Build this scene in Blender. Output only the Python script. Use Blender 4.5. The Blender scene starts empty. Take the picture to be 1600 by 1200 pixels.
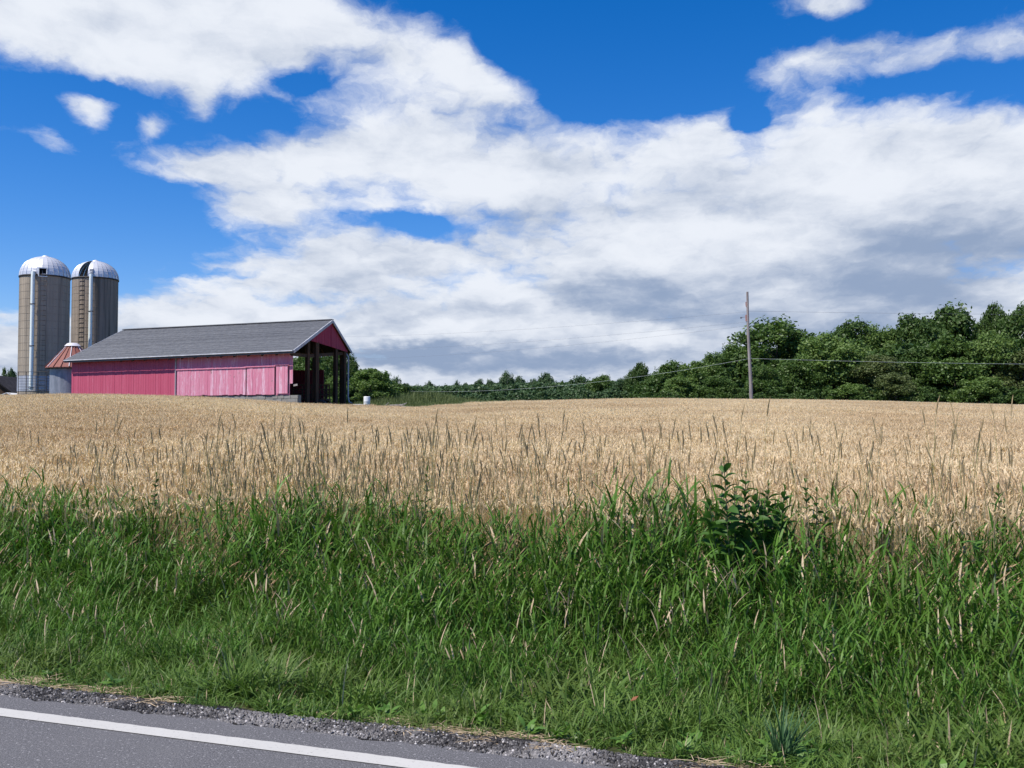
import bpy, math, random
import numpy as np
from math import sin, cos, tan, pi, radians, sqrt, atan2
from mathutils import Vector, Matrix
random.seed(7)
RNG = np.random.default_rng(11)
scene = bpy.context.scene
COL = scene.collection

# ------------------------------------------------------------------ camera
EYE = 1.6
FPX = 1500.0                       # focal length in pixels of the 1600 px wide photograph
PITCH = math.atan(55 / FPX)
cam_data = bpy.data.cameras.new('camera')
cam_data.sensor_width = 36.0
cam_data.lens = 36.0 * FPX / 1600.0
cam_data.clip_start = 0.1
cam_data.clip_end = 6000.0
cam = bpy.data.objects.new('camera', cam_data)
cam.location = (0, 0, EYE)
cam.rotation_euler = (pi / 2 + PITCH, 0, 0)
COL.objects.link(cam)
scene.camera = cam

# ------------------------------------------------------------------ exposure
vs = scene.view_settings
vs.view_transform = 'Standard'
vs.look = 'None'
vs.exposure = 0.24
vs.gamma = 1.0
vs.use_curve_mapping = False

# ------------------------------------------------------------------ sun
SUN_EL, SUN_AZ = radians(58), radians(-122)     # azimuth from +Y, negative = to the left
sun_dir = Vector((sin(SUN_AZ) * cos(SUN_EL), cos(SUN_AZ) * cos(SUN_EL), sin(SUN_EL)))
sd = bpy.data.lights.new('sun', 'SUN')
sd.energy = 5.0
sd.angle = radians(0.55)
sd.color = (1.0, 0.94, 0.85)
sun = bpy.data.objects.new('sun', sd)
sun.rotation_euler = (-sun_dir).to_track_quat('-Z', 'Y').to_euler()
sun.location = (0, 0, 60)
COL.objects.link(sun)

# ------------------------------------------------------------------ sky: Nishita blue with procedural clouds
SKY_STRENGTH = 0.11
world = bpy.data.worlds.new('World')
scene.world = world
world.use_nodes = True
wt = world.node_tree
wt.nodes.clear()

class NG:
    """small helper to write node maths"""
    def __init__(s, nt): s.nt = nt
    def n(s, typ, **kw):
        nd = s.nt.nodes.new(typ)
        for k, v in kw.items(): setattr(nd, k, v)
        return nd
    def put(s, sock, v):
        if isinstance(v, bpy.types.NodeSocket): s.nt.links.new(v, sock)
        elif v is not None: sock.default_value = v
    def m(s, op, a, b=None, c=None, clamp=False):
        nd = s.n('ShaderNodeMath', operation=op); nd.use_clamp = clamp
        s.put(nd.inputs[0], a); s.put(nd.inputs[1], b)
        if c is not None: s.put(nd.inputs[2], c)
        return nd.outputs[0]
    def v(s, op, a, b=None):
        nd = s.n('ShaderNodeVectorMath', operation=op)
        s.put(nd.inputs[0], a); s.put(nd.inputs[1], b)
        return nd.outputs['Value'] if op in ('LENGTH', 'DOT_PRODUCT') else nd.outputs['Vector']
    def sm(s, x, a, b, lo=0.0, hi=1.0):
        nd = s.n('ShaderNodeMapRange', interpolation_type='SMOOTHSTEP')
        s.put(nd.inputs[0], x); nd.inputs[1].default_value = a; nd.inputs[2].default_value = b
        nd.inputs[3].default_value = lo; nd.inputs[4].default_value = hi
        return nd.outputs[0]
    def comb(s, x, y, z=0.0):
        nd = s.n('ShaderNodeCombineXYZ'); s.put(nd.inputs[0], x); s.put(nd.inputs[1], y); s.put(nd.inputs[2], z)
        return nd.outputs[0]
    def noise(s, vec, scale, detail=4, rough=0.5, dist=0.0, lac=2.0, col=False):
        nd = s.n('ShaderNodeTexNoise'); s.put(nd.inputs['Vector'], vec)
        s.put(nd.inputs['Scale'], scale); nd.inputs['Detail'].default_value = detail
        nd.inputs['Roughness'].default_value = rough; nd.inputs['Distortion'].default_value = dist
        nd.inputs['Lacunarity'].default_value = lac
        return nd.outputs['Color'] if col else nd.outputs[0]
    def mix(s, f, a, b, mode='MIX'):
        nd = s.n('ShaderNodeMix', data_type='RGBA', blend_type=mode)
        s.put(nd.inputs[0], f)
        for i, c in ((6, a), (7, b)):
            if isinstance(c, (tuple, list)) and len(c) == 3: c = (*c, 1.0)
            s.put(nd.inputs[i], c)
        return nd.outputs[2]

W = NG(wt)
sky = W.n('ShaderNodeTexSky', sky_type='NISHITA')
sky.sun_disc = False
sky.sun_elevation = SUN_EL
sky.sun_rotation = SUN_AZ % (2 * pi)
sky.altitude = 300
sky.air_density = 1.0
sky.dust_density = 0.25
sky.ozone_density = 2.4
dirv = W.v('NORMALIZE', W.n('ShaderNodeTexCoord').outputs['Generated'])
sp = W.n('ShaderNodeSeparateXYZ'); wt.links.new(dirv, sp.inputs[0])
dx, dy, dz = sp.outputs
az = W.m('ARCTAN2', dx, dy)
el = W.m('ARCTAN2', dz, W.m('SQRT', W.m('ADD', W.m('MULTIPLY', dx, dx), W.m('MULTIPLY', dy, dy))))
# sky chart in thousandths: x grows to the right of north, y grows downward from 655 above the horizon
sx = W.m('MULTIPLY_ADD', az, 1.5, 0.8)
sy = W.m('MULTIPLY_ADD', el, -1.5, 0.655)
chart = W.comb(sx, sy)
# clouds lie on a layer seen in perspective: coordinates on that layer
lay = W.m('MAXIMUM', W.m('ADD', dz, 0.26), 0.03)
layer = W.comb(W.m('DIVIDE', dx, lay), W.m('MULTIPLY', W.m('DIVIDE', dy, lay), 0.8), 0.0)
def sn(vec, scale):
    """signed single octave noise, about -1..1"""
    return W.m('MULTIPLY_ADD', W.noise(vec, scale, 0, 0.5), 2.6, -1.3)
def billow(vec, scale):
    t = W.m('ABSOLUTE', sn(vec, scale))
    t = W.m('MULTIPLY_ADD', W.m('ABSOLUTE', sn(vec, scale * 2.13)), 0.55, t)
    t = W.m('MULTIPLY_ADD', W.m('ABSOLUTE', sn(vec, scale * 4.6)), 0.32, t)
    return W.m('SUBTRACT', t, 0.55)
wA = W.v('SUBTRACT', W.noise(layer, 2.6, 3, 0.55, col=True), (0.5, 0.5, 0.5))
wB = W.v('SUBTRACT', W.noise(layer, 9.0, 5, 0.6, col=True), (0.5, 0.5, 0.5))
q = W.v('ADD', chart, W.v('MULTIPLY', wA, (0.08, 0.04, 0.0)))
q = W.v('ADD', q, W.v('MULTIPLY', wB, (0.05, 0.045, 0.0)))
def blob(cx, cy, rx, ry, amp, rot=0.0, src=None):
    ca = math.cos(math.atan((cx - 800) / 1500)); a_ = math.atan((cx - 800) / 1500); e_ = math.atan((655 - cy) / 1500 * ca)
    cx, cy, rx, ry = 800 + 1500 * a_, 655 - 1500 * e_, rx * ca * ca, ry * ca
    d = W.v('SUBTRACT', src or q, (cx / 1000, cy / 1000, 0))
    if rot:
        r = W.n('ShaderNodeVectorRotate', rotation_type='Z_AXIS')
        wt.links.new(d, r.inputs[0]); r.inputs['Angle'].default_value = radians(-rot)
        d = r.outputs[0]
    d = W.v('MULTIPLY', d, (1000 / rx, 1000 / ry, 0))
    return W.sm(W.v('LENGTH', d), 1.0, 0.0, 0.0, amp)
def total(lst, base):
    t = base
    for b in lst: t = W.m('ADD', t, blob(*b))
    return t
def cloudnoise(vec, w):
    w1 = W.v('ADD', vec, w)
    b = billow(w1, 4.2)
    f = W.m('SUBTRACT', W.noise(w1, 3.0, 8, 0.64), 0.5)
    return W.m('ADD', W.m('MULTIPLY', b, 0.42), W.m('MULTIPLY', f, 3.0))
CLOUDS = [
 (200, 5, 560, 170, 1.5, -3), (430, 40, 200, 100, 0.5), (130, 50, 380, 90, 0.4, 0),
 (640, 95, 240, 85, 1.0, 14), (780, 128, 150, 50, 0.45, 10), (560, 200, 260, 90, 0.45),
 (1200, 400, 900, 310, 1.5), (700, 240, 400, 105, 0.85), (1500, 240, 420, 130, 0.9), (800, 250, 260, 80, 0.4), (350, 262, 250, 40, 0.4), (1570, 70, 240, 62, 1.0, -8), (1060, 190, 140, 70, 0.4),
 (1300, 92, 330, 46, 0.62, -4),
 (470, 255, 330, 60, 0.8, -4), (290, 275, 150, 30, 0.55), (410, 325, 150, 60, 1.3), (520, 300, 200, 50, 0.5),
 (520, 410, 430, 70, 1.15, -3), (420, 445, 330, 30, 0.3), (700, 560, 950, 150, 1.1), (1450, 520, 420, 130, 0.7), (480, 500, 420, 70, 0.6),
 (300, 500, 260, 60, 0.5), (20, 540, 220, 60, 0.75), (8, 482, 80, 22, 0.4),
 (138, 166, 60, 44, 0.95, 35), (242, 192, 46, 32, 0.8), (80, 224, 90, 28, 0.75, 8), (316, 150, 40, 34, 0.5), (368, 160, 30, 26, 0.45),
 (1305, 8, 90, 28, 0.7, 12),
 (90, 350, 300, 150, -1.5), (960, 70, 310, 125, -1.8, 8), (1175, 184, 50, 30, -1.5), (645, 350, 120, 32, -0.95, 6), (470, 125, 90, 30, -0.7, 0),
 (400, 170, 120, 45, -0.45), (100, 140, 200, 18, -0.5), (890, 150, 130, 36, -0.5, 8),
 (1400, 20, 330, 40, -0.35, -6), (1450, 125, 230, 34, -0.75, -6), (340, 432, 200, 12, -0.4), (580, 428, 240, 10, -0.3), (130, 130, 100, 18, -0.5),
]
cw = W.v('MULTIPLY', wB, (0.12, 0.12, 0.0))
cn = cloudnoise(layer, cw)
wide = W.noise(layer, 1.1, 2, 0.5)
field = total(CLOUDS, W.m('ADD', W.sm(sy, 0.54, 0.62, 0.0, 0.9), W.m('MULTIPLY_ADD', wide, 0.5, -0.28)))
dens = W.m('ADD', field, cn)
alpha = W.sm(dens, 0.0, 0.95)
# self shading: compare with the cloud found a little higher up; undersides go grey, crowns stay white
cn_up = cloudnoise(W.v('ADD', layer, W.comb(W.m('MULTIPLY', dx, -0.10), W.m('MULTIPLY', dy, -0.10), 0.0)), cw)
under = W.m('MULTIPLY', W.m('SUBTRACT', cn_up, cn), 0.45)
soft = W.m('SUBTRACT', W.noise(W.v('MULTIPLY', chart, (1.0, 3.0, 1.0)), 4.2, 7, 0.55, 0.4), 0.5)
DARK = [(1500, 395, 360, 130, 0.62, -6), (1180, 500, 460, 60, 0.42, 8), (820, 560, 620, 34, 0.62), (620, 550, 260, 24, 0.35), (1430, 470, 300, 60, 0.35),
        (1000, 470, 280, 50, 0.30, 12), (950, 250, 320, 34, 0.16), (880, 330, 280, 30, 0.18), (250, 55, 340, 50, 0.22), (1560, 230, 170, 50, 0.25), (560, 420, 300, 18, 0.2), (1150, 330, 300, 40, 0.12)]
shade = total(DARK, W.m('ADD', W.m('MULTIPLY', soft, 1.45), 0.22))
shade = W.m('ADD', shade, under)
shade = W.m('ADD', shade, W.sm(sy, 0.15, 0.60, -0.06, 0.10))
shade = W.sm(shade, -0.10, 1.10)
cloud_col = W.mix(shade, (0.71, 0.745, 0.81), (0.25, 0.325, 0.47))
# Nishita scaled by the background strength; clouds are given in display units
bluecol = W.n('ShaderNodeHueSaturation'); bluecol.inputs['Saturation'].default_value = 1.34; bluecol.inputs['Value'].default_value = 1.13
wt.links.new(W.mix(1.0, sky.outputs[0], (0.80, 0.82, 1.0), 'MULTIPLY'), bluecol.inputs['Color'])
k = 1.0 / SKY_STRENGTH
cl = W.v('MULTIPLY', cloud_col, (k, k, k))
below = W.sm(dz, -0.03, 0.0)
final = W.mix(W.m('MULTIPLY', alpha, 1.0), bluecol.outputs[0], cl)
bg = W.n('ShaderNodeBackground'); bg.inputs['Strength'].default_value = SKY_STRENGTH
wt.links.new(final, bg.inputs['Color'])
wo = W.n('ShaderNodeOutputWorld'); wt.links.new(bg.outputs[0], wo.inputs[0])
world.cycles.sampling_method = 'MANUAL'
world.cycles.sample_map_resolution = 512
scene.cycles.max_bounces = 6
scene.cycles.transparent_max_bounces = 8

# ------------------------------------------------------------------ helpers
_cp, _sp = cos(PITCH), sin(PITCH)
def P(px, py, Y):
    """world point that a photo pixel sees at forward distance Y"""
    u, v = (px - 800) / FPX, (600 - py) / FPX
    d = Vector((u, _cp - v * _sp, _sp + v * _cp))
    return d * (Y / d.y) + Vector((0, 0, EYE))

def link(o, parent=None):
    COL.objects.link(o)
    if parent is not None: o.parent = parent
    return o
def tag(o, label=None, cat=None, group=None, kind=None):
    if label: o['label'] = label
    if cat: o['category'] = cat
    if group: o['group'] = group
    if kind: o['kind'] = kind
    return o
def empty(name, loc, label, cat, group=None, rz=0.0):
    o = bpy.data.objects.new(name, None)
    o.empty_display_size = 0.3
    o.location = loc; o.rotation_euler = (0, 0, rz)
    link(o); tag(o, label, cat, group)
    return o

class MB:
    """collects verts and faces in WORLD coordinates; build() re-bases them on a parent"""
    def __init__(s): s.v, s.f, s.m, s.smooth = [], [], [], []
    def add(s, vs, fs, mi=0, smooth=False):
        b = len(s.v); s.v += [tuple(x) for x in vs]
        for f in fs: s.f.append([i + b for i in f]); s.m.append(mi); s.smooth.append(smooth)
    def hexa(s, p, mi=0):
        """8 points: bottom ring 0-3, top ring 4-7"""
        s.add(p, [(3, 2, 1, 0), (4, 5, 6, 7), (0, 1, 5, 4), (1, 2, 6, 5), (2, 3, 7, 6), (3, 0, 4, 7)], mi)
    def box(s, c, size, rz=0.0, mi=0, M=None):
        x, y, z = [k / 2 for k in size]
        pts = [Vector((a * x, b * y, cc * z)) for cc in (-1, 1) for a, b in ((-1, -1), (1, -1), (1, 1), (-1, 1))]
        R = M or Matrix.Rotation(rz, 3, 'Z')
        s.hexa([R @ p + Vector(c) for p in pts], mi)
    def beam(s, a, b, w, h, up=(0, 0, 1), mi=0):
        a, b = Vector(a), Vector(b); d = (b - a).normalized()
        side = d.cross(Vector(up))
        if side.length < 1e-4: side = d.cross(Vector((0, 1, 0)))
        side.normalize(); u = side.cross(d)
        pts = []
        for q in (a, b):
            pts += [q - side * w / 2 - u * h / 2, q + side * w / 2 - u * h / 2, q + side * w / 2 + u * h / 2, q - side * w / 2 + u * h / 2]
        s.hexa(pts, mi)
    def tube(s, pts, rad, n=8, mi=0, cap=True, smooth=True):
        pts = [Vector(p) for p in pts]
        if not isinstance(rad, (list, tuple)): rad = [rad] * len(pts)
        rings = []; prev = None
        for i, p in enumerate(pts):
            d = (pts[min(i + 1, len(pts) - 1)] - pts[max(i - 1, 0)]).normalized()
            ref = prev if prev is not None else (Vector((1, 0, 0)) if abs(d.x) < 0.9 else Vector((0, 1, 0)))
            u = (ref - d * ref.dot(d)).normalized(); w = d.cross(u); prev = u
            rings.append([p + (u * cos(2 * pi * k / n) + w * sin(2 * pi * k / n)) * rad[i] for k in range(n)])
        vs = [q for r in rings for q in r]; fs = []
        for i in range(len(pts) - 1):
            for k in range(n):
                a, b = i * n + k, i * n + (k + 1) % n
                fs.append((a, b, b + n, a + n))
        s.add(vs, fs, mi, smooth)
        if cap:
            s.add(rings[0], [tuple(range(n))[::-1]], mi); s.add(rings[-1], [tuple(range(n))], mi)
    def lathe(s, c, prof, n=32, mi=0, a0=0.0, a1=2 * pi, smooth=True):
        full = abs(a1 - a0 - 2 * pi) < 1e-6
        m = n if full else n + 1; c = Vector(c)
        vs = [c + Vector((r * cos(a0 + (a1 - a0) * k / n), r * sin(a0 + (a1 - a0) * k / n), z)) for r, z in prof for k in range(m)]
        fs = []
        for i in range(len(prof) - 1):
            for k in range(n):
                a, b = i * m + k, i * m + (k + 1) % m
                fs.append((a, b, b + m, a + m))
        s.add(vs, fs, mi, smooth)
    def build(s, name, mats, parent=None, origin=None):
        if not isinstance(mats, (list, tuple)): mats = [mats]
        base = Vector(origin) if origin is not None else Vector((0, 0, 0))
        if parent is not None:
            pm = world_mat(parent).inverted()
            vs = [pm @ Vector(v) for v in s.v]
        else:
            vs = [Vector(v) - base for v in s.v]
        me = bpy.data.meshes.new(name)
        me.from_pydata([tuple(v) for v in vs], [], s.f)
        for mt in mats: me.materials.append(mt)
        me.polygons.foreach_set('material_index', s.m)
        me.polygons.foreach_set('use_smooth', s.smooth)
        me.validate(); me.update()
        o = bpy.data.objects.new(name, me)
        if parent is None: o.location = base
        return link(o, parent)
def world_mat(o):
    m = Matrix.LocRotScale(o.location, o.rotation_euler, o.scale)
    return world_mat(o.parent) @ m if o.parent else m

# ------------------------------------------------------------------ materials
MATS = {}
def mat(name, col, rough=0.8, spec=0.3, metal=0.0, fn=None, bump=None):
    """fn(N, P) -> colour socket; bump = (scale, strength, distance)"""
    mt = bpy.data.materials.new(name); mt.use_nodes = True
    nt = mt.node_tree; N = NG(nt)
    b = nt.nodes['Principled BSDF']
    b.inputs['Base Color'].default_value = (*col, 1)
    b.inputs['Roughness'].default_value = rough
    b.inputs['Specular IOR Level'].default_value = spec
    b.inputs['Metallic'].default_value = metal
    pos = N.n('ShaderNodeNewGeometry').outputs['Position']
    if fn:
        c = fn(N, pos)
        nt.links.new(c, b.inputs['Base Color'])
    if bump:
        bp = N.n('ShaderNodeBump'); bp.inputs['Strength'].default_value = bump[1]; bp.inputs['Distance'].default_value = bump[2]
        h = bump[3](N, pos) if len(bump) > 3 else N.noise(pos, bump[0], 5, 0.6)
        nt.links.new(h, bp.inputs['Height']); nt.links.new(bp.outputs[0], b.inputs['Normal'])
    MATS[name] = mt
    return mt
def sc(c, k): return tuple(x * k for x in c)
# ------------------------------------------------------------------ terrain
E_GRASS, E_WHEAT = 4.56, 8.75            # distance from the camera's side of the road, measured square to the kerb line
RU, RN = (0.947, -0.321), (0.321, 0.947) # along the road, across the road
CR_A = [-0.60, -0.53, -0.467, -0.40, -0.33, -0.27, -0.228, -0.16, -0.10, -0.05, 0.0, 0.06, 0.13, 0.27, 0.40, 0.53, 0.60]
CR_PY = [617.5, 618, 617, 618.5, 622, 626.5, 630.5, 635, 637.5, 633, 628, 626, 624.5, 625, 629, 634, 636]
CR_Y = [55, 55, 54, 53, 53, 53, 54, 56, 58, 62, 66, 70, 74, 78, 80, 80, 80]
def smooth(t):
    t = np.clip(t, 0, 1); return t * t * (3 - 2 * t)
def vnoise(x, y, s, seed=0):
    """cheap smooth value noise, about -1..1"""
    r = np.zeros_like(x, dtype=float)
    for k, (a, b, c) in enumerate(((1.0, 0.3, 1.7), (-0.4, 1.1, 4.2), (0.8, -0.9, 0.6), (1.9, 1.3, 2.9), (-1.6, 2.2, 5.1))):
        r += np.sin((x * a + y * b) * s + c + seed * (k + 1.3)) / (1.0 + 0.5 * k)
    return r / 2.6
def ecoord(x, y): return RN[0] * x + RN[1] * y
def tcoord(x, y): return RU[0] * x + RU[1] * y
def crest(x, y):
    a = np.clip(x / np.maximum(y, 0.5), -0.6, 0.6)
    Yc = np.interp(a, CR_A, CR_Y)
    zt = (655 - np.interp(a, CR_A, CR_PY)) / FPX * Yc + EYE - 0.80
    return a, Yc, zt
def ground(x, y):
    x = np.asarray(x, float); y = np.asarray(y, float)
    e = ecoord(x, y); tt = tcoord(x, y)
    a, Yc, zt = crest(x, y)
    z0 = -0.12 + 0.22 * smooth((tt + 6) / 12)
    Ec = Yc * (RN[0] * a + RN[1])
    t = (e - E_WHEAT) / np.maximum(Ec - E_WHEAT, 1)
    g = 1 - (1 - np.clip(t, 0, 1)) ** 1.22
    zf = z0 + (zt - z0) * g + vnoise(x, y, 0.22) * 0.05 * np.clip((e - 9) / 6, 0, 1) * np.clip((1.0 - t) * 3, 0, 1)
    far = np.clip((y - Yc * 1.15) / 350, 0, 1)
    zf = zf * (1 - far) + 0.4 * far
    # farmyard bank and weedy hillock beyond the crop, right of the barn
    bank = smooth((y - Yc - 1.0) / 4.0) * smooth((a + 0.235) / 0.05) * (1 - smooth((a + 0.03) / 0.08))
    zf = zf + 0.62 * bank * (1 - smooth((y - 120) / 60))
    hx, hy = -8.2, 86.0
    zf = zf + 1.05 * np.exp(-((x - hx) / 5.2) ** 2 - ((y - hy) / 9.0) ** 2)
    # verge: shallow ditch between shoulder and field
    s = (e - 4.5) / (E_WHEAT - 4.5)
    zd = -0.02 - 0.30 * np.sin(np.clip(s, 0, 1) * pi) ** 1.3
    zv = zd + z0 * smooth(s)
    z = np.where(e < 4.36, -0.03, np.where(e < E_WHEAT, zv, zf))
    z = np.where(e < -3.4, -0.03 - 0.25 * smooth((-3.4 - e) / 2.0), z)
    return z
def gz(x, y): return float(ground(np.array([x]), np.array([y]))[0])

def soil(N, pos):
    at = N.n('ShaderNodeAttribute'); at.attribute_name = 'wheat'
    n1 = N.noise(pos, 2.5, 6, 0.7); n2 = N.noise(pos, 30.0, 4, 0.6)
    g = N.mix(n1, (0.035, 0.055, 0.018), (0.09, 0.085, 0.04))
    w = N.mix(n2, (0.22, 0.15, 0.085), (0.42, 0.30, 0.17))
    return N.mix(at.outputs['Fac'], g, w)
ground_mat = mat('ground_soil', (0.1, 0.09, 0.05), 1.0, 0.1, fn=soil, bump=(12.0, 0.6, 0.05))

def sheet():
    n = 230
    u = np.linspace(-1, 1, n)
    xs = np.sinh(u * 7.4) / np.sinh(7.4) * 2600
    v = np.linspace(-0.72, 1, 260)
    ys = np.sinh(v * 7.4) / np.sinh(7.4) * 3200
    X, Y = np.meshgrid(xs, ys)
    Z = ground(X, Y)
    V = np.stack([X.ravel(), Y.ravel(), Z.ravel()], 1)
    nx = len(xs); ny = len(ys)
    F = [(j * nx + i, j * nx + i + 1, (j + 1) * nx + i + 1, (j + 1) * nx + i) for j in range(ny - 1) for i in range(nx - 1)]
    me = bpy.data.meshes.new('ground'); me.from_pydata(V.tolist(), [], F)
    e = ecoord(X, Y); a, Yc, zt = crest(X, Y)
    wv = (smooth((e - E_WHEAT + 0.1) / 0.4) * (1 - smooth((Y - Yc * 1.02) / 2.0))).ravel()
    at = me.attributes.new('wheat', 'FLOAT', 'POINT'); at.data.foreach_set('value', wv.astype(np.float32))
    me.materials.append(ground_mat); me.polygons.foreach_set('use_smooth', [True] * len(F)); me.update()
    o = bpy.data.objects.new('ground', me); link(o); tag(o, kind='structure')
sheet()

# the road: strips measured in (e, t)
def strip(name, e0, e1, z, m, t0=-60.0, t1=60.0, ne=2, nt_=240, wob=None, kind='structure', crown=0.0, parent=None):
    vs, fs = [], []
    tl = np.linspace(t0, t1, nt_ + 1)
    for t in tl:
        for k in range(ne + 1):
            e = e0 + (e1 - e0) * k / ne
            if wob and k == ne: e += wob(t)
            zz = z - crown * (e - 0.5) ** 2 * 0.004
            vs.append((RU[0] * t + RN[0] * e, RU[1] * t + RN[1] * e, zz))
    for j in range(nt_):
        for k in range(ne):
            a = j * (ne + 1) + k
            fs.append((a, a + ne + 1, a + ne + 2, a + 1))
    me = bpy.data.meshes.new(name); me.from_pydata(vs, [], fs); me.materials.append(m); me.update()
    o = bpy.data.objects.new(name, me); link(o, parent)
    if kind: tag(o, kind=kind)
    return o
def flip_up(o):
    me = o.data
    if me.polygons[0].normal.z < 0: me.flip_normals()
def asphalt(N, pos):
    a = N.noise(pos, 130.0, 3, 0.8); b = N.noise(pos, 1.3, 5, 0.6); c = N.noise(pos, 55.0, 4, 0.75)
    base = N.mix(N.sm(a, 0.42, 0.60), (0.058, 0.057, 0.061), (0.18, 0.176, 0.18))
    base = N.mix(N.sm(c, 0.585, 0.66), base, (0.42, 0.41, 0.41))
    base = N.mix(N.sm(c, 0.36, 0.24), base, (0.055, 0.055, 0.065))
    base = N.mix(N.sm(b, 0.35, 0.7), base, (0.115, 0.116, 0.13), 'MULTIPLY') if False else N.mix(W0(N, b), base, (0.145, 0.14, 0.142))
    stain = N.noise(pos, 5.0, 5, 0.8)
    return N.mix(N.sm(stain, 0.70, 0.78, 0.0, 0.5), base, (0.14, 0.085, 0.06))
def W0(N, b): return N.sm(b, 0.3, 0.75, 0.0, 0.45)
road_mat = mat('asphalt', (0.1, 0.1, 0.11), 0.9, 0.25, fn=asphalt, bump=(160.0, 0.5, 0.006))
road = strip('road', -3.3, 4.385, 0.0, road_mat, wob=lambda t: 0.018 * sin(t * 9.1) + 0.012 * sin(t * 23.7 + 1) + 0.01 * sin(t * 51), ne=6, nt_=1800)
flip_up(road)
def linepaint(N, pos):
    a = N.noise(pos, 60.0, 5, 0.7); b = N.noise(pos, 3.0, 4, 0.6); c = N.noise(pos, 260.0, 2, 0.6)
    base = N.mix(b, (0.43, 0.415, 0.38), (0.53, 0.515, 0.48))
    base = N.mix(N.sm(a, 0.57, 0.70, 0.0, 0.7), base, (0.22, 0.20, 0.19))
    base = N.mix(N.sm(c, 0.6, 0.8, 0.0, 0.3), base, (0.3, 0.3, 0.3))
    return N.mix(N.sm(N.noise(pos, 7.0, 4, 0.8), 0.66, 0.72, 0.0, 0.6), base, (0.38, 0.27, 0.18))
line_mat = mat('road_paint', (0.6, 0.6, 0.56), 0.75, 0.3, fn=linepaint, bump=(120.0, 0.3, 0.004))
ln = strip('road_edge_line', 4.07, 4.178, 0.004, line_mat, wob=lambda t: 0.003 * sin(t * 37) + 0.002 * sin(t * 91), ne=1, nt_=1800)
flip_up(ln)
# centre line far behind the photographer's feet is outside the picture; the gravel shoulder is in it
gravel_mat = mat('gravel_bed', (0.1, 0.1, 0.1), 1.0, 0.1, fn=lambda N, p: N.mix(N.sm(N.noise(p, 70, 4, 0.8), 0.35, 0.7), (0.015, 0.014, 0.014), (0.07, 0.065, 0.06)), bump=(70.0, 1.0, 0.02))
gs = strip('shoulder', 4.36, 4.60, -0.008, gravel_mat, wob=lambda t: 0.03 * sin(t * 3.1) + 0.03 * sin(t * 7.7 + 1), ne=3, nt_=900)
flip_up(gs)
# ------------------------------------------------------------------ materials for the farm
def streaky(c1, c2, c3=None, sx=6.0, sz=0.5, lo=0.35, hi=0.65):
    def f(N, pos):
        v = N.v('MULTIPLY', pos, (sx, sx, sz))
        n = N.noise(v, 1.0, 6, 0.65, 0.3)
        c = N.mix(N.sm(n, lo, hi), c1, c2)
        if c3:
            c = N.mix(N.sm(N.noise(pos, 1.1, 6, 0.7), 0.52, 0.72), c, c3)
        return c
    return f
def obj_rand(N): return N.n('ShaderNodeObjectInfo').outputs['Random']
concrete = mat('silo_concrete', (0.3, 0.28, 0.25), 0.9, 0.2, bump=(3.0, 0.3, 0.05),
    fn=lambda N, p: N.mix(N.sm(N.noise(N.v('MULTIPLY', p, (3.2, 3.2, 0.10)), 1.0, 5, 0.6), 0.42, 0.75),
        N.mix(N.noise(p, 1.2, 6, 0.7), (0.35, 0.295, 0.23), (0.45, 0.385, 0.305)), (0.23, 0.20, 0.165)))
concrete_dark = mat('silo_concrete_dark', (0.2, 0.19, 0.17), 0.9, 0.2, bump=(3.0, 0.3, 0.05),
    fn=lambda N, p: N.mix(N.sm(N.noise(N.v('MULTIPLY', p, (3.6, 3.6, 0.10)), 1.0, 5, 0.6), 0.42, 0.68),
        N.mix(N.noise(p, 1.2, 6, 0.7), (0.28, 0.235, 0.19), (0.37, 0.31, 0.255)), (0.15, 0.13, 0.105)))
base_coat = mat('silo_base_coating', (0.33, 0.36, 0.42), 0.7, 0.3,
    fn=streaky((0.28, 0.31, 0.37), (0.42, 0.44, 0.50), None, 3.0, 0.6))
dome_mat = mat('dome_sheet', (0.62, 0.62, 0.64), 0.42, 0.5, 0.35, fn=lambda N, p: N.mix(N.noise(N.v('MULTIPLY', p, (2, 2, 0.6)), 1.0, 5, 0.6), (0.62, 0.62, 0.64), (0.76, 0.76, 0.77)))
hatch_shade = mat('painted_hatch_shade', (0.012, 0.012, 0.014), 1.0, 0.0)  # near-black colour standing in for shade inside the silo hatch
steel_dark = mat('dark_steel', (0.045, 0.042, 0.045), 0.6, 0.4)
pipe_mat = mat('pale_pipe', (0.66, 0.72, 0.70), 0.4, 0.5, fn=lambda N, p: N.mix(N.noise(N.v('MULTIPLY', p, (1, 1, 0.3)), 1.0, 4, 0.6), (0.74, 0.84, 0.81), (0.86, 0.90, 0.87)))
rust_mat = mat('rusty_roof_sheet', (0.3, 0.1, 0.08), 0.7, 0.3,
    fn=lambda N, p: N.mix(N.sm(N.noise(p, 1.3, 6, 0.7), 0.60, 0.72), N.mix(N.noise(p, 2.5, 6, 0.7), (0.19, 0.065, 0.05), (0.30, 0.12, 0.095)), (0.55, 0.50, 0.50)))
rust_white = mat('bare_roof_sheet', (0.62, 0.6, 0.62), 0.5, 0.4)
galv = mat('galvanised_wall', (0.32, 0.35, 0.40), 0.55, 0.4, 0.2, fn=streaky((0.19, 0.21, 0.25), (0.29, 0.31, 0.36), None, 2.5, 0.8))
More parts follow.
